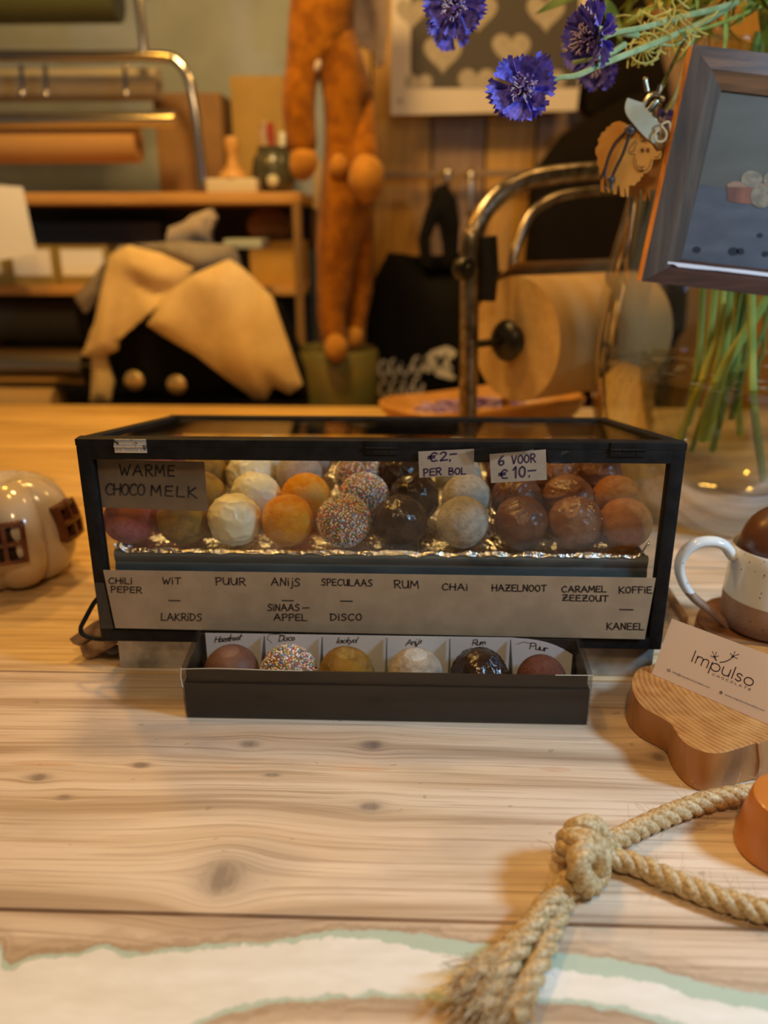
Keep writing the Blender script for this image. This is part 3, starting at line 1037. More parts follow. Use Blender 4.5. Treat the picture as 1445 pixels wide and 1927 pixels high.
tag(obj('pebble', bm, M('grey stone', (.2, .19, .2), .7), base=(W(214, 1225, .676).x, .676, 0.0004)), 'small grey pebble in the shade beside the metal plinth', 'pebble')

# ------------------------------------------------------------------ written signs on the case
FN = V((0, -1, 0))
def sign(name, corners, Y, mat, label, cat, th=.0006, wav=.0, tilt=None):
    bm = new()
    P = [W(a, b, Y) for a, b in corners]
    sheet(bm, P, (0, th, 0), 40, 8, wav, 12)
    o = obj(name, bm, mat, base=tuple(sum(P, V()) / 4), angle=50)
    tag(o, label, cat)
    return o
Y1 = CYF - .0022
sg = sign('flavour_sign', [(194, 1073), (1234, 1088), (1213, 1203), (217, 1182)], Y1, KRAFT, 'long kraft paper strip lettered with chocolate flavours, taped to the case front', 'sign')
bm = new()
pl = V((0, Y1 - .00005, 0))
WORDS = [('CHiLi', 205, 1098, 248, 1099, 11), ('PEPER', 209, 1114, 266, 1116, 11), ('WiT', 306, 1099, 340, 1099, 12), ('LAKRiDS', 304, 1167, 379, 1168, 13),
         ('PUUR', 406, 1100, 461, 1101, 13), ('ANijS', 511, 1101, 564, 1103, 14), ('SiNAAS', 504, 1149, 563, 1149, 12), ('-', 569, 1150, 581, 1150, 12), ('APPEL', 516, 1167, 577, 1168, 12),
         ('SPECULAAS', 605, 1101, 700, 1103, 12), ('DiSCO', 622, 1167, 680, 1167, 12), ('RUM', 742, 1106, 787, 1107, 14), ('CHAi', 832, 1110, 879, 1111, 12),
         ('HAZELNOOT', 926, 1112, 1028, 1113, 12), ('CARAMEL', 1057, 1114, 1140, 1114, 11), ('ZEEZOUT', 1059, 1130, 1144, 1132, 11), ('KOFFiE', 1165, 1116, 1226, 1116, 12), ('KANEEL', 1142, 1184, 1211, 1185, 12)]
for s, a, b, c, d, h in WORDS:
    word(bm, s.replace('i', 'I').replace('j', 'J'), a, b, c, d, h, pl, FN, .00058, lift=.0001)
for a, b, c in ((318, 339, 1130), (531, 552, 1130), (641, 663, 1131), (1166, 1191, 1147)):
    dash(bm, [(a, c), (b, c + .5)], pl, FN, .0006, lift=.0001)
obj('lettering', bm, INK, sg, smooth=False)

Y2 = CYF + .0108
sg = sign('drink_sign', [(181, 863), (384, 869), (391, 962), (190, 955)], Y2, KRAFTD, 'brown kraft card reading WARME CHOCO MELK inside the upper left of the case', 'sign')
bm = new()
pl = V((0, Y2 - .00005, 0))
word(bm, 'WARME', 225, 894, 328, 896, 20, pl, FN, .00075, gap=30, lift=.0001)
word(bm, 'CHOCO', 199, 931, 272, 932, 21, pl, FN, .00078, gap=10, lift=.0001)
word(bm, 'MELK', 284, 932, 369, 936, 19, pl, FN, .0008, gap=34, lift=.0001)
obj('lettering', bm, INK, sg, smooth=False)

Y3 = CYF - .0018
KT = M('grey kraft tag', (.36, .285, .205), .8, col2=(.32, .25, .175), scale=60, detail=8)
sg = sign('price_tag', [(787, 850), (892, 845), (892, 893), (789, 899)], Y3, KT, 'small kraft tag reading €2,- PER BOL on the upper bar of the case', 'price tag')
pl = V((0, Y3 - .00005, 0))
bm = new()
word(bm, '@2', 808, 869, 841, 866, 16, pl, FN, .0007, gap=26, lift=.0001)
word(bm, ',', 846, 866, 848, 866, 12, pl, FN, .0007, lift=.0001)
dash(bm, [(847, 855), (859, 854)], pl, FN, .0007)
word(bm, 'PER', 797, 896, 830, 893, 13, pl, FN, .0006, lift=.0001)
word(bm, 'BOL', 845, 893, 876, 892, 12, pl, FN, .0006, lift=.0001)
obj('lettering', bm, INKV, sg, smooth=False)
Y4 = CYF - .0018
sg = sign('price_tag', [(921, 855), (1027, 846), (1029, 903), (924, 909)], Y4, KT, 'small kraft tag reading 6 VOOR €10,- on the upper bar of the case', 'price tag')
bm = new()
word(bm, '6', 938, 876, 948, 875, 17, pl, FN, .0007, lift=.0001)
word(bm, 'VOOR', 963, 873, 1007, 869, 15, pl, FN, .0006, lift=.0001)
word(bm, '@', 941, 901, 955, 900, 16, pl, FN, .0007, lift=.0001)
word(bm, '10', 966, 899, 988, 897, 20, pl, FN, .00075, lift=.0001)
word(bm, ',', 995, 896, 997, 896, 10, pl, FN, .0006, lift=.0001)
dash(bm, [(994, 886), (1008, 885)], pl, FN, .0007)
obj('lettering', bm, INKV, sg, smooth=False)
bm = new()
sheet(bm, [W(874, 847, CYF - .003), W(1002, 831, CYF - .003), W(1004, 848, CYF - .003), W(892, 868, CYF - .003)], (0, -.0002, 0), 30, 8, .0028, 60)
tag(obj('clear_tape', bm, TAPE, base=(W(930, 850, CYF).x, CYF - .003, .21), angle=20), 'crinkled clear tape holding the two price tags to the case', 'tape')
bm = new()
sheet(bm, [W(1030, 848, CYF - .0008), W(1075, 848, CYF - .0008), W(1076, 872, CYF - .0008), W(1031, 872, CYF - .0008)], (0, -.0003, 0), 10, 6, .0006, 120)
tag(obj('black_tape', bm, M('shiny black tape', (.015, .015, .017), .15, bump=.5, bscale=120), base=(W(1052, 860, CYF).x, CYF - .001, .21)), 'shiny black tape patch right of the price tags', 'tape')

# ------------------------------------------------------------------ gift box in front of the case
GX0, GX1, GYF, GYB, GH = -.1862, .1480, .5735, .6290, .0330
BOARD = M('dark brown board', (.030, .021, .014), .42, col2=(.024, .017, .012), scale=30, bump=.1, bscale=200)
gift = thing('chocolate_gift_box', 'long dark brown gift box with clear lid and six chocolate balls, before the display case', 'gift box', ((GX0 + GX1) / 2, (GYF + GYB) / 2, .0004))
bm = new()
w = .0016
gz = .0006
def tub(bm, x0, x1, y0, y1, z0, z1, w, floor=True, zb=None):
    box(bm, ((x0 + x1) / 2, y0 + w / 2, (z0 + z1) / 2), (x1 - x0, w, z1 - z0), bevel=.0004)
    box(bm, ((x0 + x1) / 2, y1 - w / 2, (z0 + (zb or z1)) / 2), (x1 - x0, w, (zb or z1) - z0), bevel=.0004)
    for x in (x0 + w / 2, x1 - w / 2):
        extr(bm, [(x - w / 2, y0 + w, z0), (x - w / 2, y1 - w, z0), (x - w / 2, y1 - w, zb or z1), (x - w / 2, y0 + w, z1)], (w, 0, 0))
    if floor:
        box(bm, ((x0 + x1) / 2, (y0 + y1) / 2, z0 + .001), (x1 - x0 - w * 2, y1 - y0 - w * 2, .0015))
tub(bm, GX0 + .001, GX1 - .001, GYF + .001, GYB - .001, gz, GH, w)
obj('tray', bm, BOARD, gift)
bm = new()
tub(bm, GX0 + .003, GX1 - .003, GYF + .0032, GYB - .003, GH - .002, .0448, .0012, False, .0515)
obj('inner_rim', bm, BOARD, gift)
# clear lid: front, back, ends, top
bm = new()
FH, BH = .0470, .0546
A = [(GX0, GYF, gz), (GX1, GYF, gz), (GX1, GYF, FH), (GX0, GYF, FH)]
B = [(GX0, GYB, gz), (GX1, GYB, gz), (GX1, GYB, BH), (GX0, GYB, BH)]
va = [bm.verts.new(p) for p in A]
vb = [bm.verts.new(p) for p in B]
bm.faces.new(va)
bm.faces.new(vb[::-1])
bm.faces.new((va[3], va[2], vb[2], vb[3]))
bm.faces.new((va[0], va[3], vb[3], vb[0]))
bm.faces.new((va[1], vb[1], vb[2], va[2]))
obj('clear_lid', bm, FILM, gift, smooth=False)
GLINT = M('film edge glint', (.55, .52, .42), .2)  # pale colour paints the glint along the folded film edges
for pts_, r_ in ((catmull([(GX0 + .001, GYF - .0002, FH), (GX0 + .03, GYF - .0004, FH + .0012), (GX0 + .07, GYF - .0003, FH + .0004), (GX0 + .10, GYF, FH)], 6), .0004),
                 ([(GX0 + .0002, GYF - .0002, .030), (GX0 - .0006, GYF - .0004, .040), (GX0 + .0004, GYF - .0002, FH + .001)], .0005),
                 ([(GX1 - .03, GYF - .0002, FH), (GX1, GYF - .0002, FH + .0004)], .0004)):
    bm = new()
    tube(bm, pts_, r_, 6)
    obj('fold_glint', bm, GLINT, gift)
CW = (GX1 - GX0 - .02) / 6
def gx(k):
    return W([381, 493, 603, 726, 846, 962, 1084][k], 1240, GYB - .02).x
DIV = M('dark divider card', (.05, .045, .042), .5)
for k in range(1, 6):
    x = gx(k)
    bm = new()
    extr(bm, [(x, GYF + .005, .003), (x, GYB - .0065, .003), (x, GYB - .0065, .052), (x, GYF + .022, .030), (x, GYF + .005, .022)], (.0008, 0, 0))
    obj('divider', bm, DIV, gift, smooth=False)
# folded label card standing at the back, one field per ball, the right end cut in a curve
bm = new()
Yc = GYB - .0052
xa, xb = gx(0), gx(6)
topc = [(xa, .0530)] + [(xa + (gx(5) - xa) * k / 6, .0530) for k in range(1, 7)]
x5 = gx(5)
for k in range(1, 8):
    u = k / 7
    topc.append((x5 + (xb - x5) * u, .0525 - .0150 * u ** 2.6))
ol = [(xa, .004), (xb, .004)] + topc[::-1][:-1] + [(xa, .0530)]
extr(bm, [(x, Yc, z) for x, z in ol], (0, .0005, 0))
lc = obj('label_card', bm, M('white label card', (.80, .82, .86), .6), gift, smooth=False)
bm = new()
pl = V((0, Yc - .0001, 0))
for s, a, b, c, d, h in (('Hazelnoot', 404, 1209, 453, 1204, 11), ('Disco', 524, 1207, 554, 1205, 11), ('lackyd', 633, 1210, 671, 1209, 9), ('Anijs', 763, 1215, 793, 1211, 11), ('Rum', 888, 1214, 913, 1213, 10), ('Puur', 996, 1220, 1030, 1226, 11)):
    word(bm, s, a, b, c, d, h, pl, FN, .00040, up=(3, -h), gap=4, jit=2, lift=.0001)
dash(bm, [(536, 1196), (522, 1193), (506, 1194), (503, 1202), (512, 1210)], pl, FN, .0002)
dash(bm, [(1000, 1211), (985, 1208), (972, 1212)], pl, FN, .0002)
obj('lettering', bm, INKP, lc, smooth=False)
GL6 = [('milk', 'smooth brown hazelnut ball under the Hazelnoot label in the gift box'), ('sprink', 'rainbow sprinkled ball under the Disco label in the gift box'),
       ('olive', 'olive gold powdered ball in the third gift box compartment from the left'), ('grey', 'white sugar-dusted ball under the Anijs label in the gift box'),
       ('dark', 'shiny dark chocolate ball under the Rum label in the gift box'), ('rosy', 'matt reddish brown ball under the Puur label in the gift box')]
KM['rosy'] = powder('reddish cocoa', (.16, .062, .045), (.24, .10, .075))
LOOK['rosy'] = ''
KM['smooth'] = choc('smooth milk chocolate', (.17, .078, .05), (.22, .105, .068), .5, 0, .1)
GL6[0] = ('smooth', GL6[0][1])
for k, (kd, lab) in enumerate(GL6):
    cx = W([432, 541, 651, 781, 904, 1022][k], 1250, .597).x
    rb = .0212 if kd == 'rosy' else .0236
    make_ball(kd, (cx, GYF + .0275, .0049 + rb), lab, 50 + k, rb, 'chocolate balls in the gift box', 'chocolate ball')

# ------------------------------------------------------------------ ceramic pumpkin lantern on the left
CER = M('cream glaze', (.60, .50, .38), .16, col2=(.50, .38, .27), scale=14, lo=.45, hi=.75, coat=.5)
RUST = M('rust brown glaze', (.16, .055, .022), .3, col2=(.10, .03, .014), scale=60)
HOLE = M('lantern inside shade', (.025, .012, .008), .9)  # near-black panels on the closed body paint the shade of the hollow
pc = T(-12, 1122)
pc = V((pc.x, pc.y + .055, 0))
pum = thing('ceramic_lantern', 'cream glazed pumpkin shaped ceramic lantern with brown lattice windows at the left edge', 'lantern', (pc.x, pc.y, .0004))
PR = .0755
PH = .118
prof = [(.0, .0004), (.036, .0004), (.050, .004), (.064, .016), (.0735, .034), (PR, .056), (.073, .078), (.064, .098), (.049, .113), (.032, .1205), (.016, .1195), (.0, .116)]
pf = catmull([V((r, 0, z)) for r, z in prof], 4)
prof = [(max(0, p.x), p.z) for p in pf]
prof[0] = (0, prof[0][1])
prof[-1] = (0, prof[-1][1])
bm = new()
lathe(bm, prof, (pc.x, pc.y, 0), 96, lobes=7, ldepth=.24, close=False)
obj('body', bm, CER, pum, angle=80)
def lattice(ang, zc, w, h, dep):
    """raised 2 x 2 window frame following the belly at angle ang"""
    d = V((math.cos(ang), math.sin(ang), 0))
    sd_ = V((-d.y, d.x, 0))
    up = V((0, 0, 1))
    def rr(z):
        for (r1, z1), (r2, z2) in zip(prof, prof[1:]):
            if z1 <= z <= z2:
                return r1 + (r2 - r1) * (z - z1) / (z2 - z1 + 1e-9)
        return PR
    def P(u, v, o):
        z = zc + v * h / 2
        a = ang + u * w / 2 / rr(z)
        return V((pc.x + math.cos(a) * (rr(z) * .985 + o), pc.y + math.sin(a) * (rr(z) * .985 + o), z))
    bm = new()
    def strip(u0, v0, u1, v1, wd):
        n = 8
        pts = [P(u0 + (u1 - u0) * k / n, v0 + (v1 - v0) * k / n, dep * .5) for k in range(n + 1)]
        for a, b in zip(pts, pts[1:]):
            m = (a + b) / 2 - V((pc.x, pc.y, 0))
            m.z = 0
            bar(bm, a - (b - a) * .1, b + (b - a) * .1, dep, wd, up=(b - a).cross(m))
    for q in (-1, 0, 1):
        strip(q, -1.05, q, 1.05, .0045)
        strip(-1.05, q, 1.05, q, .0045)
    o = obj('window_lattice', bm, RUST, pum)
    for a in (-.5, .5):
        for b in (-.5, .5):
            q = new()
            c = [P(a + sx * .44, b + sy * .44, dep * .12) for sx, sy in ((-1, -1), (1, -1), (1, 1), (-1, 1))]
            extr(q, c, d * -.002)
            obj('opening_shade', q, HOLE, o, smooth=False)
lattice(math.radians(-66), .068, .036, .040, .007)
lattice(math.radians(-6), .074, .032, .036, .010)

# ------------------------------------------------------------------ live-edge slab with the business card
TEAK = None
def slab_mat():
    m, nt, bs = nodes('olive wood slab')
    bs.inputs['Roughness'].default_value = .42
    tc = nt.nodes.new('ShaderNodeTexCoord')
    mp = nt.nodes.new('ShaderNodeMapping')
    mp.inputs['Location'].default_value = (-.10, -.02, 0)
    mp.inputs['Scale'].default_value = (1, 1.1, .35)
    nt.links.new(tc.outputs['Object'], mp.inputs[0])
    ln = nt.nodes.new('ShaderNodeVectorMath')
    ln.operation = 'LENGTH'
    nt.links.new(mp.outputs[0], ln.inputs[0])
    n = tex(nt, tc.outputs['Object'], 14, 4)
    rr = mth(nt, 'ADD', ln.outputs['Value'], mth(nt, 'MULTIPLY', n, .012))
    s = mth(nt, 'SINE', mth(nt, 'MULTIPLY', rr, 1500))
    s2 = mth(nt, 'MULTIPLY_ADD', s, .13, mth(nt, 'MULTIPLY', tex(nt, tc.outputs['Object'], 60, 4), .8))
    col = ramp(nt, s2, [(.15, (.34, .125, .028)), (.45, (.52, .235, .062)), (.75, (.66, .34, .11))])
    col = mixc(nt, ramp(nt, rr, [(.02, (1, 1, 1)), (.075, (0, 0, 0))]), col, (.36, .15, .05))
    nt.links.new(col, bs.inputs['Base Color'])
    return m
SLABTOP = slab_mat()
BARK = M('slab bark side', (.50, .21, .055), .45, col2=(.20, .085, .03), scale=26, lo=.42, hi=.66, stretch=(1, 1, .35), bump=.3, bscale=60)
SZ = .0335
topo = [T(a, b, SZ) for a, b in ((1232, 1249), (1205, 1256), (1192, 1272), (1189, 1292), (1196, 1312), (1212, 1332), (1240, 1348), (1262, 1362), (1270, 1374), (1281, 1390), (1302, 1406), (1330, 1416), (1358, 1417), (1392, 1408), (1420, 1399), (1445, 1392))]
boto = [T(a, b, .0008) for a, b in ((1232, 1330), (1196, 1334), (1180, 1344), (1179, 1356), (1187, 1370), (1206, 1388), (1236, 1404), (1254, 1416), (1259, 1430), (1270, 1452), (1290, 1474), (1316, 1487), (1345, 1486), (1388, 1474), (1418, 1467), (1445, 1459))]
far_t = [V((.335, .565, SZ)), V((.352, .605, SZ)), V((.338, .640, SZ)), V((.305, .654, SZ)), V((.27, .653, SZ)), V((.235, .645, SZ))]
far_b = [V((p.x, p.y, .0008)) for p in far_t]
topo += far_t
boto += far_b
topo = catmull(topo, 4, True)
boto = catmull(boto, 4, True)
midp = [(a * .55 + b * .45) for a, b in zip(topo, boto)]
cen = sum(topo, V()) / len(topo)
midp = [p + (V((p.x, p.y, 0)) - V((cen.x, cen.y, 0))).normalized() * .0012 + V((noise.noise(p * 60), noise.noise(p * 60 + V((5, 5, 5))), 0)) * .0012 for p in midp]
bm = new()
rings = [[bm.verts.new(p) for p in L] for L in (boto, midp, topo)]
n_ = len(topo)
inset = [bm.verts.new(p + (cen - p).normalized() * .0022 + V((0, 0, .0008))) for p in topo]
rings.append(inset)
for A, B in zip(rings, rings[1:]):
    for k in range(n_):
        f = bm.faces.new((A[k], A[(k + 1) % n_], B[(k + 1) % n_], B[k]))
        f.material_index = 1 if B is not inset else 0
bm.faces.new(inset).material_index = 0
bm.faces.new(rings[0][::-1]).material_index = 1
o = obj('wood_slab', bm, [SLABTOP, BARK], base=(cen.x, cen.y, .0008), angle=50)
tag(o, 'thick live-edge olive wood slab with a slit holding a business card', 'wood slab')

# the card, leaning back a little in its slit
bl = T(1226, 1268, SZ + .0010)
br_ = T(1445, 1363, SZ + .0010)
u = (br_ - bl).normalized()
d = ray(1264, 1164)
s = ((bl - CAMLOC).dot(u)) / d.dot(u)
tl = CAMLOC + d * s
upv = (tl - bl)
CWD = .100
n = u.cross(upv).normalized()
if n.y > 0:
    n = -n
card = thing('business_card', 'pale pink business card lettered Impulso Chocolate, standing in the wood slab', 'business card', tuple(bl))
bm = new()
extr(bm, [bl, bl + u * CWD, bl + u * CWD + upv, tl], n * -.0005)
obj('card', bm, M('pale pink card', (.82, .70, .63), .6), card, smooth=False)
CARDN = n
bm = new()
def cpx(x, y):
    return 1145 + x / 4.817, 1140 + y / 4.817
cpl = bl
def cword(s, a, b, c, d_, up, hw, gap):
    p, q = cpx(a, b), cpx(c, d_)
    word(bm, s, p[0], p[1], q[0], q[1], 0, cpl, CARDN, hw, up=(up[0] / 4.817, up[1] / 4.817), gap=gap, jit=0, lift=.0001)
cword('\x01\x02\x03\x04\x05\x06\x07', 748, 503, 1300, 735, (38, -97), .00042, 17)
cword('CHOCOLATE', 940, 628, 1284, 770, (7, -17), .00016, 64)
def cdash(pts, hw):
    dash(bm, [cpx(a, b) for a, b in pts], cpl, CARDN, hw, .0002)
for f in ((930, 455), (943, 418), (977, 424), (994, 455)):
    cdash([(962, 465), f], .00022)
    cdash([f, (f[0] + 1, f[1] + 1)], .00042)
cdash([(962, 465), (966, 478), (978, 497)], .00045)
cdash([(958, 462), (966, 466)], .0008)
for f in ((1106, 433), (1145, 418), (1176, 441), (1164, 478)):
    cdash([(1128, 459), f], .00022)
    cdash([f, (f[0] + 1, f[1] + 1)], .00042)
cdash([(1128, 459), (1112, 478), (1085, 496), (1050, 508), (1010, 512)], .00034)
cdash([(1124, 462), (1132, 457)], .0008)
for s_, a, b, c, d_ in (('info@impulsochocolate.com', 575, 606, 916, 750), ('www.impulsochocolate.com', 1052, 810, 1410, 958)):
    p, q = cpx(a, b), cpx(c, d_)
    printed(bm, s_, p[0], p[1], q[0], q[1], (9 / 4.817, -24 / 4.817), cpl, CARDN, .0002)
cdash([(535, 574), (560, 580), (557, 598), (534, 592), (535, 574)], .00022)
cdash([(1010, 780), (1024, 776), (1032, 788), (1020, 799), (1010, 792), (1010, 780)], .00030)
obj('lettering', bm, INKV, card, smooth=False)

# ------------------------------------------------------------------ mug with a chocolate egg, on a wooden coaster
def mug_mat():
    m, nt, bs = nodes('speckled stoneware')
    tc = nt.nodes.new('ShaderNodeTexCoord')
    sp = nt.nodes.new('ShaderNodeSeparateXYZ')
    nt.links.new(tc.outputs['Object'], sp.inputs[0])
    vor = nt.nodes.new('ShaderNodeTexVoronoi')
    vor.inputs['Scale'].default_value = 230
    nt.links.new(tc.outputs['Object'], vor.inputs['Vector'])
    gate = tex(nt, tc.outputs['Object'], 160, 2)
    spk = mth(nt, 'MULTIPLY', mth(nt, 'LESS_THAN', vor.outputs['Distance'], .20), mth(nt, 'GREATER_THAN', gate, .55))
    glaze = mixc(nt, spk, (.78, .77, .72), (.16, .10, .07))
    clay = mixc(nt, spk, ramp(nt, tex(nt, tc.outputs['Object'], 40, 5), [(.4, (.34, .20, .13)), (.65, (.42, .27, .19))]), (.10, .06, .04))
    edge = mth(nt, 'ADD', sp.outputs[2], mth(nt, 'MULTIPLY', sp.outputs[0], .05))
    k = mth(nt, 'MULTIPLY', mth(nt, 'SUBTRACT', edge, MUGLINE), 4000, clamp=True)
    nt.links.new(mixc(nt, k, clay, glaze), bs.inputs['Base Color'])
    nt.links.new(mth(nt, 'MULTIPLY_ADD', k, -.5, .62), bs.inputs['Roughness'])
    bs.inputs['Coat Weight'].default_value = 0
    return m
MUGLINE = .032
mz = .0262
ml = W(1369, 1140, .70)
MR = .0425
mc = V((ml.x + MR, .7065, mz))
mug = thing('mug', 'speckled white glazed mug with a bare brown clay base, holding a chocolate egg', 'mug', tuple(mc))
MH = .082
prof = [(0, 0), (.036, 0), (.0405, .003), (.0432, .014), (.0435, .03), (.0428, .05), (.0422, .07), (.0422, MH - .001), (.0412, MH + .0004), (.0396, MH - .001), (.0394, .06), (.0394, .008), (.034, .005), (0, .005)]
bm = new()
lathe(bm, [(r, z) for r, z in prof], mc, 64, close=False)
MUGM = mug_mat()
obj('body', bm, MUGM, mug, angle=50)
bm = new()
hy = mc.y - .002
hpx = [(1378, 1046), (1362, 1026), (1338, 1019), (1308, 1024), (1285, 1044), (1278, 1070), (1287, 1100), (1307, 1126), (1338, 1150), (1366, 1176), (1384, 1196)]
hp = catmull([W(a, b, hy) for a, b in hpx], 6)
tube(bm, hp, [.0080 - .0024 * (k / len(hp)) for k in range(len(hp))], 14, flat=.66, up=(0, 1, 0))
obj('handle', bm, MUGM, mug)
ec = V((mc.x + .0015, mc.y, mz + .0715))
bm = new()
er = .0372
prof = [(0, -.012), (er * .72, -.011), (er * .97, -.004), (er, .004), (er, .0082), (er * .992, .0088), (er * .995, .0094)]
for k in range(1, 13):
    a = k / 12 * PI / 2
    prof.append((er * .995 * math.cos(a), .0094 + .0405 * math.sin(a)))
prof[-1] = (0, prof[-1][1])
lathe(bm, prof, ec, 64, close=False)
o = obj('chocolate_egg', bm, M('dark brown egg chocolate', (.10, .040, .022), .30, col2=(.13, .052, .028), scale=30), base=tuple(ec), angle=30)
tag(o, 'rounded brown chocolate egg sitting in the speckled mug', 'chocolate egg')
# coaster
WALN = woodm('dark teak', (.34, .15, .05), (.16, .06, .022), 1.2, rough=.4)
bm = new()
cc = V((mc.x - .004, mc.y + .004, 0))
ol = []
for k in range(40):
    a = 2 * PI * k / 40
    r = .060 + .0045 * noise.noise(V((math.cos(a) * 1.3, math.sin(a) * 1.3, 2.0))) * 2
    ol.append(V((cc.x + r * math.cos(a), cc.y + r * math.sin(a), .0006)))
extr(bm, ol, (0, 0, .0252))
bmesh.ops.bevel(bm, geom=[e_ for e_ in bm.edges if abs(e_.verts[0].co.z - e_.verts[1].co.z) < 1e-5], offset=.0022, segments=2, affect='EDGES')
tag(obj('wood_coaster', bm, WALN, base=(cc.x, cc.y, .0006)), 'dark brown thick wooden coaster carrying the speckled mug', 'coaster')
# thin lath lying beside the case
bm = new()
a, b = T(1252, 1118), T(1288, 1176)
bar(bm, a + V((0, 0, .005)), b + V((0, 0, .005)), .006, .009, bevel=.0008)
tag(obj('wooden_lath', bm, woodm('lath', (.40, .22, .10), (.22, .11, .05), 1), base=tuple((a + b) / 2)), 'short brown wooden lath lying between the display case and the mug', 'lath')

# ------------------------------------------------------------------ turned wooden cone, bottom right
TERRA = M('orange brown polished wood', (.56, .19, .03), .36, col2=(.38, .11, .018), scale=22, lo=.42, hi=.7, stretch=(1, 1, .4), coat=.2)
kl = T(1387, 1600)
kr = .0335
kc = V((kl.x + kr, kl.y + .004, .0006))
bm = new()
prof = [(0, 0), (kr - .001, 0), (kr, .0015), (kr * .985, .006), (kr * .90, .022), (kr * .80, .036), (kr * .77, .0385), (kr * .72, .0395), (0, .0392)]
lathe(bm, prof, kc, 56, close=False)
for v in bm.verts:
    q = v.co - kc
    s_ = 1 + .05 * noise.noise(V((q.x * 30, q.y * 30, 1)))
    v.co.x = kc.x + q.x * s_
    v.co.y = kc.y + q.y * s_
tag(obj('wooden_cone', bm, TERRA, base=tuple(kc), angle=35), 'smooth orange brown tapered wooden block at the lower right beside the rope', 'wooden block')

# ------------------------------------------------------------------ knotted rope
def rope_mat():
    m, nt, bs = nodes('sisal fibre')
    bs.inputs['Roughness'].default_value = .55
    v = mapping(nt)
    n = tex(nt, v, 420, 4, .6)
    n2 = tex(nt, v, 70, 3)
    col = ramp(nt, n, [(.34, (.33, .20, .075)), (.5, (.58, .41, .19)), (.66, (.76, .61, .36))])
    col = mixc(nt, mth(nt, 'MULTIPLY', ramp(nt, n2, [(.45, (0, 0, 0)), (.7, (1, 1, 1))]), .45), col, (.42, .25, .09))
    nt.links.new(col, bs.inputs['Base Color'])
    bumpn(nt, bs, n, .5, .001)
    return m
SISAL = rope_mat()
rope = thing('knotted_rope', 'pale twisted sisal rope tied in a knot with two frayed ends', 'rope', tuple(T(1100, 1620)))
def resample(P, step):
    out = [P[0]]
    acc = 0
    for a, b in zip(P, P[1:]):
        L = (b - a).length
        while acc + L >= step:
            tt = (step - acc) / L
            a = a + (b - a) * tt
            L = (b - a).length
            out.append(a)
            acc = 0
        acc += L
    return out
def twisted(bm, P, R=.0062, pitch=.030, rs=.0040, spread=None, grow=None):
    P = resample(P, .0011)
    F = frames(P)
    N = len(P)
    for k in range(3):
        pts, rad = [], []
        for i, (p, (t_, a, b)) in enumerate(zip(P, F)):
            ph = 2 * PI * (i * .0011 / pitch) + 2 * PI * k / 3
            sc_ = 1.0
            if spread:
                uu = max(0, (i / N - spread[0]) / (1 - spread[0]))
                sc_ = 1 + spread[1] * uu
            q = p + (a * math.cos(ph) + b * math.sin(ph)) * R * .56 * sc_
            pts.append(q)
            rad.append(rs * (1 + .06 * noise.noise(q * 300)))
        tube(bm, pts, rad, 9, flat=1.0)
    return P, F
def hairs(bm, P, F, cnt, seed, R=.0062, ln=.008, th=.00012):
    rnd = random.Random(seed)
    for _ in range(cnt):
        i = rnd.randrange(2, len(P) - 2)
        t_, a, b = F[i]
        ang = rnd.uniform(0, 2 * PI)
        o = a * math.cos(ang) + b * math.sin(ang)
        p = P[i] + o * R * .9
        L = ln * rnd.uniform(.4, 1.5)
        dr = (o + t_ * rnd.uniform(-1.5, 1.5) + V((rnd.gauss(0, .4), rnd.gauss(0, .4), rnd.gauss(0, .4)))).normalized()
        c = V((rnd.gauss(0, .5), rnd.gauss(0, .5), rnd.gauss(0, .5)))
        pts = [p, p + dr * L * .5, p + dr * L * .8 + c * L * .25, p + dr * L + c * L * .5]
        for q in pts:
            q.z = max(q.z, .0006)
        tube(bm, pts, th, 3, cap=False)
cords = [
 [(1500, 1484, .010), (1445, 1490, .010), (1385, 1497, .010), (1330, 1508, .009), (1260, 1533, .008), (1200, 1560, .009), (1155, 1583, .013), (1115, 1590, .019)],
 [(1112, 1600, .016), (1150, 1614, .010), (1200, 1628, .008), (1260, 1655, .0075), (1330, 1683, .0075), (1395, 1704, .0075), (1445, 1716, .0075), (1510, 1728, .0075)],
]
hb = new()
for ci, cpts in enumerate(cords):
    P = catmull([T(a, b, z) for a, b, z in cpts], 12)
    bm = new()
    PP, FF = twisted(bm, P)
    obj('cord', bm, SISAL, rope)
    hairs(hb, PP, FF, 130, ci)
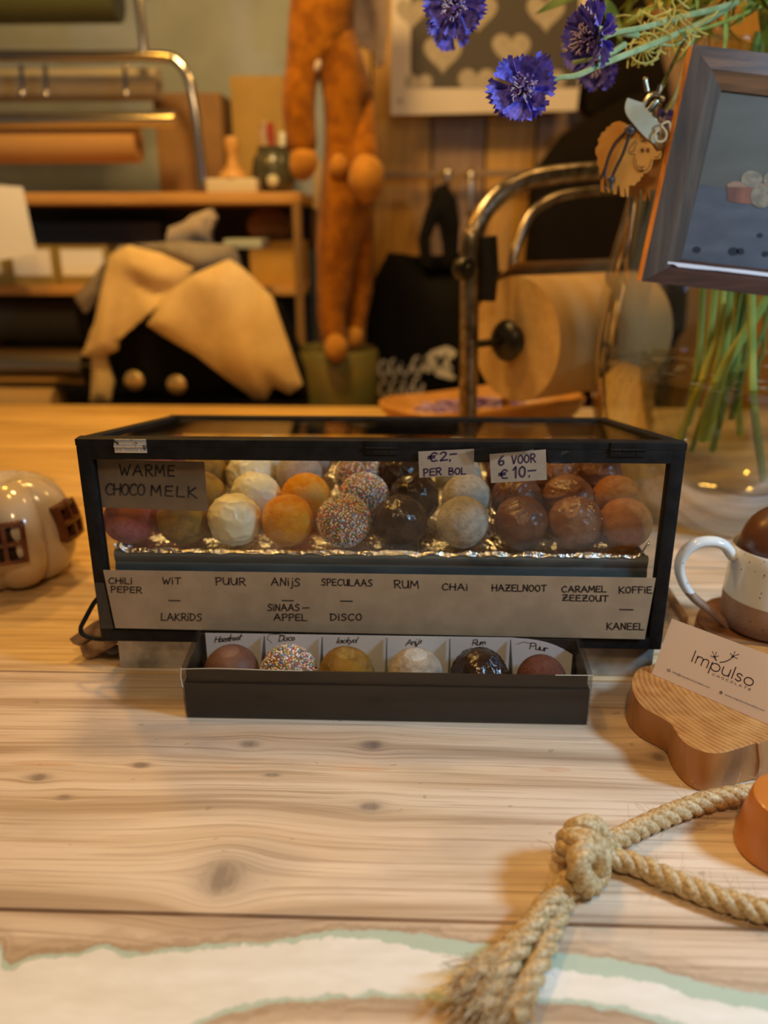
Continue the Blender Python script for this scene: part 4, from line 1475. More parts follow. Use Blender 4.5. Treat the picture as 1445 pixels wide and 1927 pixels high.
# knot: two turns of rope around the crossing and a loop tucked below
bm = new()
def ang_tube(pts, R=.0068):
    P = catmull(pts, 14)
    twisted(bm, P, R, .030, .0042)
k1 = [T(1072, 1605, .008), T(1066, 1585, .022), T(1085, 1562, .031), T(1112, 1556, .030), T(1130, 1575, .021), T(1136, 1605, .012), T(1124, 1632, .006)]
k2 = [T(1074, 1632, .006), T(1062, 1608, .019), T(1080, 1590, .031), T(1104, 1584, .034), T(1122, 1600, .027), T(1128, 1630, .017), T(1120, 1655, .008)]
k3 = [T(1132, 1590, .013), T(1108, 1596, .030), T(1090, 1618, .033), T(1090, 1645, .025), T(1104, 1664, .014), T(1116, 1660, .008)]
for kk in (k1, k2, k3):
    ang_tube(kk)
obj('knot', bm, SISAL, rope)
tails = [
 [(1092, 1630, .016), (1062, 1662, .013), (1030, 1698, .011), (1000, 1738, .010), (965, 1778, .0095), (925, 1812, .009), (893, 1846, .0085), (868, 1872, .008)],
 [(1085, 1640, .013), (1052, 1680, .014), (1018, 1722, .0135), (985, 1770, .012), (950, 1822, .010), (925, 1868, .0085), (905, 1905, .008)],
 [(1088, 1648, .008), (1062, 1700, .0075), (1042, 1745, .0075), (1022, 1795, .0075), (1000, 1845, .0075), (980, 1885, .0075), (960, 1925, .0075)],
]
fr = new()
for ti, cpts in enumerate(tails):
    P = catmull([T(a, b, z) for a, b, z in cpts], 12)
    bm = new()
    PP, FF = twisted(bm, P, .0056, .034, .0034, (.55, .35))
    obj('tail', bm, SISAL, rope)
    hairs(hb, PP, FF, 60, 20 + ti, .006)
    rnd = random.Random(ti)
    t_, a, b = FF[-6]
    for _ in range(130):
        rr_ = .0072 * rnd.random() ** .5
        an = rnd.uniform(0, 2 * PI)
        i = rnd.randrange(len(PP) - 26, len(PP) - 2)
        p = PP[i] + (a * math.cos(an) + b * math.sin(an)) * rr_
        L = rnd.uniform(.008, .026)
        sp_ = (a * math.cos(an) + b * math.sin(an)) * rr_ * rnd.uniform(.2, 1.6)
        c = V((rnd.gauss(0, .0025), rnd.gauss(0, .0025), rnd.gauss(0, .0012)))
        pts = [p - t_ * .006, p, p + t_ * L * .5 + sp_ * .5 + c * .4, p + t_ * L + sp_ + c]
        for q in pts:
            q.z = max(q.z, .0008)
        tube(fr, catmull(pts, 3), rnd.uniform(.00016, .0004), 4, cap=False)
o = obj('fringe', fr, SISAL, rope)
o['kind'] = 'stuff'
for spec in ([(1000, 1915), (985, 1890), (960, 1880)], [(1045, 1760, ), (1056, 1738), (1055, 1712)], [(1232, 1652), (1240, 1672), (1258, 1676)], [(800, 1870), (822, 1890), (832, 1906), (850, 1908)], [(1010, 1580), (1034, 1590), (1044, 1610)]):
    tube(hb, catmull([T(q[0], q[1], .004 + .002 * (k % 2)) for k, q in enumerate(spec)], 6), .00022, 4, cap=False)
o = obj('stray_fibres', hb, SISAL, rope)
o['kind'] = 'stuff'
# splinters and crumbs on the wood

# ------------------------------------------------------------------ big glass vase with flower stems
VC = V((.430, 1.105, .0006))
VG = glass('vase glass', (.95, .955, .93), .16, .02)
vase = thing('glass_vase', 'large round clear glass vase of cornflowers, half filled with water, at the right edge', 'vase', tuple(VC))
vp = [(.0, 0), (.098, 0), (.106, .004), (.122, .02), (.150, .06), (.172, .12), (.183, .19), (.183, .25), (.176, .32), (.162, .39), (.150, .45), (.133, .50), (.118, .53), (.102, .555), (.089, .575), (.083, .590), (.084, .603), (.089, .614)]
vq = catmull([V((r, 0, z)) for r, z in vp], 3)
vprof = [(max(0, p.x), max(0, p.z)) for p in vq]
vprof[0] = (0, 0)
def vr(z):
    for (r1, z1), (r2, z2) in zip(vprof, vprof[1:]):
        if z1 <= z <= z2 and z2 > z1:
            return r1 + (r2 - r1) * (z - z1) / (z2 - z1)
    return .07
bm = new()
lathe(bm, vprof, VC, 72, close=False)
tube(bm, [VC + V((.089 * math.cos(a), .089 * math.sin(a), .614)) for a in [2 * PI * k / 48 for k in range(48)]], .0028, 8, closed=True)
obj('body', bm, VG, vase, angle=80)
WZ = .205
WATER = glass('vase water', (.80, .76, .54), .10, .05)
WSURF = glass('water surface', (.90, .87, .72), .3, .12, spots=40, haze=4.0)
bm = new()
wp = [(0, .006)] + [(r - .004, z) for r, z in vprof if .006 < z < WZ and r > .05] + [(vr(WZ) - .004, WZ)]
lathe(bm, wp, VC, 72, close=False)
wt = obj('water', bm, WATER, vase, angle=80)
bm = new()
wr = vr(WZ) - .0042
wring = []
for j in range(0, 14):
    ring = []
    for k in range(64):
        a = 2 * PI * k / 64
        r = wr * j / 13
        p = VC + V((r * math.cos(a), r * math.sin(a), WZ))
        p.z += .0022 * noise.noise(V((p.x * 45, p.y * 45, 1))) + (.0035 if j == 13 else 0)
        ring.append(bm.verts.new(p) if j else None)
    if j == 0:
        ring = [bm.verts.new(VC + V((0, 0, WZ)))]
    wring.append(ring)
for A, B in zip(wring, wring[1:]):
    for k in range(64):
        if len(A) == 1:
            bm.faces.new((A[0], B[k], B[(k + 1) % 64]))
        else:
            bm.faces.new((A[k], B[k], B[(k + 1) % 64], A[(k + 1) % 64]))
obj('water_surface', bm, WSURF, wt, angle=80)

GREENS = [M('stem green', (.24, .30, .05), .5, col2=(.36, .40, .08), scale=40, stretch=(1, 1, .2)),
          M('yellow stem', (.55, .46, .06), .5, col2=(.44, .42, .07), scale=40),
          M('dark stem green', (.12, .17, .03), .5, col2=(.18, .23, .05), scale=40)]
SAGE = M('sage green stem', (.26, .35, .14), .6, col2=(.36, .45, .22), scale=60, bump=.4, bscale=220)
# stems standing in the vase: (px at the frame edge, px at the water line, px at the foot, kind)
YS = 1.06
stems = [((1322, 545), (1312, 690), (1280, 838), 0, .0042, -.02), ((1345, 545), (1326, 690), (1292, 800), 0, .005, .01), ((1352, 620), (1331, 690), (1268, 842), 1, .0045, -.03),
         ((1362, 545), (1350, 690), (1300, 850), 2, .004, .03), ((1372, 545), (1360, 692), (1330, 830), 0, .0055, 0), ((1392, 545), (1372, 700), (1352, 790), 0, .005, .04),
         ((1404, 545), (1380, 690), (1340, 850), 2, .0045, .02), ((1442, 560), (1352, 712), (1318, 830), 0, .0062, -.05), ((1420, 545), (1400, 680), (1375, 790), 2, .0045, .04),
         ((1380, 545), (1345, 705), (1322, 780), 1, .004, .02), ((1415, 660), (1418, 760), (1437, 905), 0, .0052, -.10), ((1444, 600), (1412, 672), (1385, 700), 2, .003, -.03),
         ((1436, 660), (1426, 690), (1418, 800), 2, .0025, .01), ((1395, 545), (1388, 690), (1392, 820), 0, .0045, .06)]
for k, (a, b, c, g, r, dy) in enumerate(stems):
    bm = new()
    P2 = [W(a[0] + (a[0] - b[0]) * .55, a[1] - 110, YS + dy * .5), W(a[0], a[1], YS + dy * .8), W(b[0], b[1], YS + dy), W(c[0], c[1], YS + dy * .9)]
    P2 = [V((p.x, p.y, max(p.z, .012))) for p in P2]
    if k in (0, 1, 3, 4, 5, 6, 8, 13):
        P2.insert(0, V((VC.x - .03 + .006 * k, YS + .03, .60)))
    lim = []
    for p in catmull(P2, 8):
        q = V((p.x - VC.x, p.y - VC.y, 0))
        m_ = vr(min(.61, max(0, p.z))) - .014
        if q.length > m_:
            q = q.normalized() * m_
        lim.append(V((VC.x + q.x, VC.y + q.y, p.z)))
    tube(bm, lim, r, 8)
    o = obj('flower_stem', bm, GREENS[g], base=tuple(lim[-1]))
    special = {7: 'thick pale green flower stem slanting across the front of the vase bunch', 10: 'single green stem leaning to the lower right inside the vase water',
               2: 'yellow flower stem on the left of the bunch in the vase', 9: 'short yellowish stem in the middle of the vase bunch'}
    tag(o, special.get(k, 'green flower stem standing in the glass vase bunch'), 'flower stem', 'flower stems in the vase')

# ------------------------------------------------------------------ cornflowers
def petal_mat(name, a, b):
    m, nt, bs = nodes(name)
    bs.inputs['Roughness'].default_value = .55
    bs.inputs['Sheen Weight'].default_value = .3
    bs.inputs['Transmission Weight'].default_value = 0
    nt.links.new(ramp(nt, tex(nt, mapping(nt, (1, 1, 1)), 170, 4), [(.38, a), (.6, b)]), bs.inputs['Base Color'])
    return m
PETAL = petal_mat('cornflower blue', (.075, .055, .42), (.20, .155, .72))
FLORET = petal_mat('violet florets', (.06, .03, .19), (.20, .10, .40))
STAMEN = M('pale stamens', (.62, .50, .56), .5)
CALYX = M('calyx green', (.25, .30, .10), .6, col2=(.12, .14, .05), scale=200)
def petal(bm, c, ax, dr, L, wd, curl, rnd):
    """one toothed ray floret: narrow at the base, flaring to a ragged five-toothed edge"""
    sd_ = ax.cross(dr).normalized()
    rows, n = 7, 10
    G = []
    for j in range(rows + 1):
        u_ = j / rows
        wj = wd * (.14 + .86 * u_ ** 1.3)
        row = []
        for i in range(n + 1):
            v_ = i / n * 2 - 1
            ext = u_
            if j == rows:
                ext += .16 * abs(math.sin((v_ + 1) * 2.5 * PI / 1.0)) * (1 - .35 * abs(v_)) - .06
            p = c + dr * (.004 + L * ext * (1 - .12 * v_ * v_)) + sd_ * wj * v_ + ax * (curl * L * (u_ ** 1.6) + .16 * wd * math.cos(v_ * 5) * u_ + .22 * wd * v_ * v_ * u_)
            p += V((noise.noise(p * 240), noise.noise(p * 240 + V((7, 7, 7))), 0)) * .0008
            row.append(bm.verts.new(p))
        G.append(row)
    for j in range(rows):
        for i in range(n):
            bm.faces.new((G[j][i], G[j][i + 1], G[j + 1][i + 1], G[j + 1][i]))
def cornflower(c, ax, r, label, stem_pts, seed, stem_r=.0022, open_=.35):
    rnd = random.Random(seed)
    ax = V(ax).normalized()
    c = V(c)
    th = thing('cornflower', label, 'flower', tuple(c), 'cornflowers hanging out of the vase')
    a0 = ax.orthogonal().normalized()
    b0 = ax.cross(a0)
    bm = new()
    for ringn, (cnt, rl, cu) in enumerate(((8, 1.0, open_), (6, .82, open_ + .55))):
        for k in range(cnt):
            an = 2 * PI * (k + rnd.uniform(-.25, .25) + ringn * .5) / cnt
            dr = (a0 * math.cos(an) + b0 * math.sin(an)).normalized()
            petal(bm, c, ax, dr, r * rl * rnd.uniform(.72, .98), r * .36 * rnd.uniform(.85, 1.15), cu * rnd.uniform(.7, 1.3), rnd)
    me = obj('petals', bm, PETAL, th, angle=180)
    bm = new()
    for k in range(46):
        an = rnd.uniform(0, 2 * PI)
        q = rnd.random() ** .5
        dr = a0 * math.cos(an) + b0 * math.sin(an)
        p0 = c + dr * .003 * q
        p1 = c + dr * r * .34 * q + ax * r * (.42 + .15 * (1 - q))
        p2 = p1 + dr * r * .10 * q + ax * r * .10
        tube(bm, catmull([p0, (p0 + p1) / 2 + ax * r * .08, p1, p2], 3), [.0010] * 6 + [.0013] * 4, 5)
    obj('florets', bm, FLORET, th)
    bm = new()
    for k in range(26):
        an = rnd.uniform(0, 2 * PI)
        q = rnd.random() ** .5
        dr = a0 * math.cos(an) + b0 * math.sin(an)
        p1 = c + dr * r * .26 * q + ax * r * .48
        p2 = p1 + dr * r * .14 * q + ax * r * .18
        tube(bm, catmull([p1, p2, p2 + dr * r * .06 + V((rnd.gauss(0, .001), 0, rnd.gauss(0, .001)))], 3), .00045, 5)
    obj('stamens', bm, STAMEN, th)
    bm = new()
    lathe(bm, [(0, -.016), (.003, -.0155), (.0058, -.011), (.0066, -.006), (.0052, -.001), (.0040, .003), (0, .004)], c, 16, axis=ax, close=False)
    obj('calyx', bm, CALYX, th)
    if stem_pts:
        bm = new()
        P = catmull([c - ax * .015] + stem_pts, 8)
        tube(bm, P, [stem_r * (.75 + .4 * k / len(P)) for k in range(len(P))], 8)
        obj('stem', bm, SAGE, th)
        return th, P
    return th, None
YF = .80
mouth = VC + V((-.02, -.05, .672))
def toW(pts):
    return [W(a, b, y) for a, b, y in pts]
c1 = W(984, 168, YF)
cornflower(c1, (-.15, -1, -.05), .0285, 'blue cornflower facing forward, lowest and leftmost of the drooping blooms beside the poster',
           toW([(1045, 148, .815), (1085, 142, .82), (1130, 122, .83), (1185, 100, .85), (1250, 74, .90), (1330, 38, .99), (1400, -5, 1.04)]), 3, .0030)
c2 = W(1118, 72, .84)
cornflower(c2, (-.75, -.62, -.20), .0300, 'blue cornflower turned sideways between two green stems near the vase',
           toW([(1165, 60, .86), (1210, 52, .89), (1290, 30, .95), (1370, 10, 1.0), (1440, -20, 1.04)]), 5, .0030)
c3 = W(856, 10, .84)
cornflower(c3, (-.1, -1, -.35), .0260, 'blue cornflower hanging at the top edge in front of the heart poster',
           toW([(880, -60, .86), (960, -130, .9), (1150, -170, .97), (1330, -160, 1.03), (1430, -70, 1.08)]), 8, .0022)
cf4 = W(850, 48, 1.02)
cornflower(cf4, (-.2, -1, -.4), .0230, 'blurred blue cornflower just behind the topmost bloom', toW([(900, -40, 1.04), (1050, -120, 1.06), (1300, -150, 1.08), (1420, -60, 1.09)]), 9, .0020)
c5 = W(1130, 120, 1.0)
cornflower(c5, (-.6, -.7, -.3), .0260, 'blurred violet cornflower behind the sideways bloom', toW([(1200, 90, 1.03), (1300, 20, 1.06), (1400, -40, 1.08)]), 12, .0020)
c6 = W(1245, 232, .955)
cornflower(c6, (-.3, -1, -.2), .0120, 'small violet cornflower bud tucked between the picture frame and the vase', toW([(1275, 170, .985), (1310, 60, 1.02), (1380, -20, 1.06)]), 15, .0016)

# long bare stems, curly seed head and leaves at the vase mouth
def stem(pts, r, label, mat=SAGE, side=()):
    bm = new()
    P = catmull(toW(pts), 8)
    tube(bm, P, [r * (.7 + .5 * k / len(P)) for k in range(len(P))], 8)
    for k in range(10, len(P) - 4, 9):
        ball(bm, P[k] + V((0, 0, r * .7)), r * .7, 1)
    for sp_ in side:
        Q = catmull(toW(sp_), 6)
        tube(bm, Q, [r * .75] * len(Q), 6)
    tag(obj('bare_stem', bm, mat, base=tuple(P[0])), label, 'flower stem', 'bare stems over the frame')
stem([(1070, 70, .86), (1118, 55, .865), (1150, 58, .87), (1200, 67, .885)], .0026, 'short cut green stem tip pointing left beside the sideways cornflower')
stem([(1078, 118, .83), (1140, 104, .84), (1175, 84, .86)], .0026, 'pale green cut stem running below the sideways cornflower')
stem([(1222, 84, .90), (1275, 66, .92), (1330, 52, .95), (1380, 34, .99), (1445, 5, 1.03)], .0018, 'thin yellow-green stem with curling tendrils above the picture frame', GREENS[0],
     side=[[(1300, 58, .93), (1270, 85, .925), (1220, 80, .92), (1200, 92, .92)]])
CURL = M('dry yellow tendrils', (.62, .50, .10), .5, col2=(.45, .36, .06), scale=50)
sh = thing('seed_head', 'curly yellow dried seed head dangling beside the clasp', 'seed head', tuple(W(1213, 90, .90)))
rnd = random.Random(4)
bm = new()
for k in range(15):
    an = 2 * PI * k / 15
    c0 = W(1213, 92, .90)
    pts = [c0]
    rad = .016 * rnd.uniform(.75, 1.15)
    for q in range(1, 6):
        a_ = an + q * .16
        pts.append(c0 + V((math.cos(a_) * rad * q / 5, -.008 + .003 * q, math.sin(a_) * rad * q / 5 * .9)))
    pts.append(pts[-1] + V((rnd.gauss(0, .004), -.003, rnd.gauss(0, .004))))
    tube(bm, catmull(pts, 4), .0009, 5)
tube(bm, [W(1213, 92, .90) + V((math.cos(a) * .0145, -.002, math.sin(a) * .013)) for a in [2 * PI * k / 20 for k in range(20)]], .0011, 6, closed=True)
obj('pod', bm, CURL, sh)
bm = new()
for k in range(26):
    p = W(rnd.uniform(1195, 1300), rnd.uniform(10, 60), .92 + rnd.uniform(-.02, .03))
    pts = [p]
    d_ = V((rnd.gauss(0, 1), rnd.gauss(0, .4), rnd.gauss(-.6, .8))).normalized()
    for q in range(5):
        d_ = (d_ + V((rnd.gauss(0, .6), rnd.gauss(0, .3), rnd.gauss(0, .6)))).normalized()
        pts.append(pts[-1] + d_ * .007)
    tube(bm, catmull(pts, 3), .0009, 5)
o = obj('tendrils', bm, CURL, sh)
o['kind'] = 'stuff'
# foliage spilling over the rim
LEAF = M('fresh leaf green', (.16, .24, .03), .5, col2=(.40, .44, .07), scale=26)
bm = new()
rnd = random.Random(11)
for k in range(330):
    p0 = VC + V((rnd.gauss(-.055, .060), rnd.gauss(-.05, .04), .628 + abs(rnd.gauss(0, .045))))
    if p0.y < .96:
        continue
    d_ = V((rnd.gauss(-.6, .7), rnd.gauss(-.3, .5), rnd.gauss(.15, .5))).normalized()
    L = rnd.uniform(.03, .085)
    wl = rnd.uniform(.0022, .0075)
    s_ = d_.orthogonal().normalized()
    if rnd.random() < .5:
        s_ = d_.cross(s_)
    nn = d_.cross(s_)
    l_, r_ = [], []
    for q in range(7):
        u_ = q / 6
        c_ = p0 + d_ * L * u_ + nn * .012 * u_ * u_ - V((0, 0, .012 * u_ * u_))
        ww = wl * math.sin(PI * min(1, .08 + .92 * u_)) + .0003
        l_.append(bm.verts.new(c_ - s_ * ww + nn * ww * .3))
        r_.append(bm.verts.new(c_ + s_ * ww + nn * ww * .3))
    for q in range(6):
        bm.faces.new((l_[q], r_[q], r_[q + 1], l_[q + 1]))
o = obj('foliage', bm, LEAF, base=(VC.x, VC.y, .63), angle=180)
o['kind'] = 'stuff'
tag(o, 'loose yellow-green foliage spilling over the mouth of the vase', 'foliage')

# ------------------------------------------------------------------ picture frame hung on the vase
FY = .885
fTL, fBL = W(1304, 84, FY), W(1206, 529, FY)
fu = (fTL - fBL)
FHT = fu.length
fu.normalize()
fr_ = V((fu.z, 0, -fu.x))                  # along the bottom edge, to the right
fr_ = (fr_ - fu * fr_.dot(fu)).normalized()
ang = math.atan2((W(1445, 557, FY) - fBL).z, (W(1445, 557, FY) - fBL).x)
fr_ = V((math.cos(ang), 0, math.sin(ang)))
FNV = V((0, -1, 0))
FWD = .205
fp = thing('picture_frame', 'dark wooden picture frame hung on the vase, showing truffles beside a copper pan', 'picture frame', tuple(fBL))
DARKWOOD = woodm('dark weathered frame wood', (.095, .054, .028), (.032, .017, .008), 1.3, axis=2, rough=.65, bump=.5)
REDWOOD = woodm('dark red frame wood', (.105, .040, .022), (.035, .014, .009), 1.3, axis=0, rough=.38, bump=.3)
BROWNWOOD = woodm('brown frame wood', (.24, .11, .045), (.045, .022, .012), .8, axis=0, rough=.38, bump=.3)
EDGEW = M('raw orange frame edge', (.72, .30, .07), .6, col2=(.55, .20, .05), scale=40)
DP = .017
def fpt(a, b, o=0):
    return fBL + fr_ * a + fu * b + FNV * o
bl_, br2, tb_ = .0385, .026, .034
def rail(name, outer, inner, mat, lab=None):
    """one mitred side: outer edge pair, inner edge pair (front), raised outer lip"""
    bm = new()
    o1, o2 = outer
    i1, i2 = inner
    m1 = ((o1[0] * .45 + i1[0] * .55), (o1[1] * .45 + i1[1] * .55))
    m2 = ((o2[0] * .45 + i2[0] * .55), (o2[1] * .45 + i2[1] * .55))
    def sec(o, m_, i):
        return [fpt(*o, -DP), fpt(*o, 0), fpt(*o, .001), fpt(*m_, .0025), fpt(*i, -.007), fpt(*i, -DP)]
    A, B = sec(o1, m1, i1), sec(o2, m2, i2)
    f = prism(bm, A, B)
    for fc in bm.faces:
        c_ = fc.calc_center_median()
        if len(fc.verts) == 4 and abs((c_ - fpt(*o1)).dot((fpt(*o2) - fpt(*o1)).normalized().cross(FNV))) < .0004:
            fc.material_index = 1
    ob = obj(name, bm, [mat, EDGEW], fp, angle=25)
    if lab:
        ob['label'] = lab
H_, W_ = FHT, FWD
rail('rail', ((0, 0), (0, H_)), ((bl_, br2), (bl_, H_ - tb_)), DARKWOOD, 'weathered grey-brown rail with a bright orange raw edge')
rail('rail', ((0, H_), (W_, H_)), ((bl_, H_ - tb_), (W_ - bl_, H_ - tb_)), BROWNWOOD)
rail('rail', ((W_, H_), (W_, 0)), ((W_ - bl_, H_ - tb_), (W_ - bl_, br2)), DARKWOOD)
rail('rail', ((W_, 0), (0, 0)), ((W_ - bl_, br2), (bl_, br2)), REDWOOD, 'dark red-brown bottom rail')
bm = new()
extr(bm, [fpt(bl_ - .003, br2 - .003, -.010), fpt(W_ - bl_ + .003, br2 - .003, -.010), fpt(W_ - bl_ + .003, H_ - tb_ + .003, -.010), fpt(bl_ - .003, H_ - tb_ + .003, -.010)], -FNV * .002)
def photo_mat():
    m, nt, bs = nodes('printed photo')
    bs.inputs['Roughness'].default_value = .22
    tc = nt.nodes.new('ShaderNodeTexCoord')
    sp = nt.nodes.new('ShaderNodeSeparateXYZ')
    nt.links.new(tc.outputs['Object'], sp.inputs[0])
    zt_ = mth(nt, 'ADD', mth(nt, 'MULTIPLY', sp.outputs[2], fu.z), mth(nt, 'MULTIPLY', sp.outputs[0], fu.x))
    n_ = tex(nt, mapping(nt, (1, 1, 3)), 26, 4)
    wall_ = mixc(nt, n_, (.105, .098, .082), (.15, .14, .12))
    tab = mixc(nt, n_, (.060, .064, .078), (.15, .155, .175))
    nt.links.new(mixc(nt, mth(nt, 'MULTIPLY', mth(nt, 'SUBTRACT', zt_, .0985), 600, clamp=True), tab, wall_), bs.inputs['Base Color'])
    bs.inputs['Coat Weight'].default_value = .5
    return m
ph = obj('photo', bm, photo_mat(), fp, smooth=False)
ppl = fpt(0, 0, -.0098)
def flat(px, mat, name, lift):
    bm = new()
    extr(bm, [onpl(a, b, ppl, FNV) + FNV * lift for a, b in px], FNV * .00015)
    obj(name, bm, mat, ph, smooth=False)
def disc(cx, cy, rx, ry, n=28):
    return [(cx + rx * math.cos(2 * PI * k / n), cy + ry * math.sin(2 * PI * k / n)) for k in range(n)]
PT = M('printed truffle', (.27, .20, .12), .4, col2=(.17, .125, .075), scale=120)
PC = M('printed copper', (.26, .085, .035), .4, col2=(.14, .045, .022), scale=60, stretch=(1, 1, .3))
PCL = M('printed copper rim', (.30, .16, .085), .4)
PBK = M('printed dark crumbs', (.025, .028, .035), .3)
flat([(1366, 352), (1369, 378), (1380, 381), (1412, 384), (1450, 388), (1450, 354), (1410, 352)], PC, 'printed_pan', .0001)
flat([(1367, 347), (1380, 341), (1410, 344), (1450, 346), (1450, 353), (1400, 352), (1370, 352)], PCL, 'printed_pan_rim', .0002)
flat(disc(1414, 337, 20, 16), PT, 'printed_truffle', .0003)
flat(disc(1456, 338, 20, 16), PT, 'printed_truffle', .0003)
flat(disc(1432, 370, 21, 21), PT, 'printed_truffle', .0005)
for a, b, r_ in ((1311, 470, 8), (1380, 473, 10), (1393, 473, 8), (1430, 443, 6), (1440, 478, 7)):
    flat(disc(a, b, r_, r_ * .8, 9), PBK, 'printed_crumb', .0001)
# pale strip of torn mount showing along the bottom of the picture
bm = new()
tp = [(1248, 491), (1262, 493), (1300, 497), (1350, 503), (1400, 508), (1450, 514), (1450, 521), (1400, 515), (1350, 509), (1310, 506), (1275, 502), (1268, 497), (1248, 496)]
extr(bm, [onpl(a, b, fpt(0, 0, .0012), FNV) for a, b in tp], FNV * .0004)
obj('torn_mount', bm, M('torn white paper', (.78, .74, .76), .6), fp, smooth=False)
# wire hook carrying the frame from the vase mouth
bm = new()
tube(bm, catmull([fpt(.105, H_ - .012, -DP - .002), fpt(.105, H_ + .03, -DP - .01), V((VC.x - .02, VC.y - .100, .585)), V((VC.x - .02, VC.y - .094, .618)), V((VC.x - .02, VC.y - .078, .612))], 6), .0012, 6)
obj('hanging_wire', bm, CHROME, fp)

# ------------------------------------------------------------------ keyring things hanging beside the frame
KY = .905
BRASS = M('dull nickel brass', (.55, .50, .36), .24, 1, col2=(.32, .28, .18), scale=90)
hk = thing('snap_hook', 'shiny metal snap hook on a thin rod, hanging left of the picture frame', 'snap hook', tuple(W(1215, 210, KY)))
bm = new()
tube(bm, catmull(toW([(1308, 38, 1.0), (1290, 70, .985), (1268, 115, .955), (1248, 158, .925), (1240, 172, KY)]), 6), .0021, 8)
obj('rod', bm, BRASS, hk)
bm = new()
tube(bm, catmull(toW([(1242, 160, KY), (1238, 178, KY), (1226, 178, KY), (1212, 195, KY), (1205, 218, KY), (1212, 228, KY), (1226, 214, KY), (1240, 190, KY)]), 6), .0026, 10)
obj('hook', bm, BRASS, hk)
bm = new()
bar(bm, W(1206, 222, KY - .004), W(1236, 188, KY - .004), .004, .0035, up=(0, -1, 0), bevel=.0008)
obj('gate', bm, BRASS, hk)
bm = new()
lathe(bm, [(.0035, 0), (.0045, .001), (.0045, .012), (.006, .014), (.006, .018), (.003, .020)], W(1228, 206, KY + .001) - V((0, 0, .012)), 16, axis=(.15, 0, 1))
ball(bm, W(1246, 186, KY - .003), .0032, 2)
lathe(bm, [(.0055, 0), (.0075, .001), (.0075, .004), (.005, .005)], W(1228, 208, KY) - V((0, 0, .012)), 16, axis=(.15, 0, 1))
obj('swivel', bm, BRASS, hk)
bm = new()
tube(bm, catmull(toW([(1218, 172, KY + .004), (1214, 152, KY + .004), (1216, 146, KY + .004)]), 4), .0022, 8)
obj('lever', bm, BRASS, hk)
SAGEL = M('sage green leather', (.36, .34, .22), .6, col2=(.31, .29, .19), scale=40)
stp = thing('leather_strap', 'sage green leather strap loop threaded under the metal snap hook', 'strap', tuple(W(1205, 215, KY)))
bm = new()
P = catmull(toW([(1196, 190, KY - .008), (1193, 204, KY - .010), (1206, 222, KY - .012), (1226, 244, KY - .012), (1244, 258, KY - .009), (1252, 272, KY - .004)]), 6)
F = frames(P, up=(.55, -.45, .55))
l_, r_, l2, r2 = [], [], [], []
for k, (p, (t_, a, b)) in enumerate(zip(P, F)):
    sdv = V((-t_.z, 0, t_.x)).normalized()
    ww = .0088
    nn = t_.cross(sdv) * .0009
    l_.append(bm.verts.new(p - sdv * ww + nn))
    r_.append(bm.verts.new(p + sdv * ww + nn))
    l2.append(bm.verts.new(p - sdv * ww - nn))
    r2.append(bm.verts.new(p + sdv * ww - nn))
for k in range(len(P) - 1):
    for A, B in ((l_, r_), (r2, l2), (r_, r2), (l2, l_)):
        bm.faces.new((A[k], B[k], B[k + 1], A[k + 1]))
for k in (0, -1):
    bm.faces.new((l_[k], r_[k], r2[k], l2[k]))
obj('band', bm, SAGEL, stp, angle=50)
bm = new()
cr = W(1243, 255, KY - .016)
tube(bm, [cr + V((math.cos(a) * .0058, 0, math.sin(a) * .0058)) for a in [2 * PI * k / 20 for k in range(20)]], .0012, 6, closed=True)
tube(bm, catmull([cr + V((.004, -.001, .004)), cr + V((-.001, -.003, .009)), cr + V((.006, -.002, .012)), cr + V((.009, 0, .004))], 5), .0011, 6)
obj('eyelet', bm, M('twine', (.55, .42, .22), .7), stp)

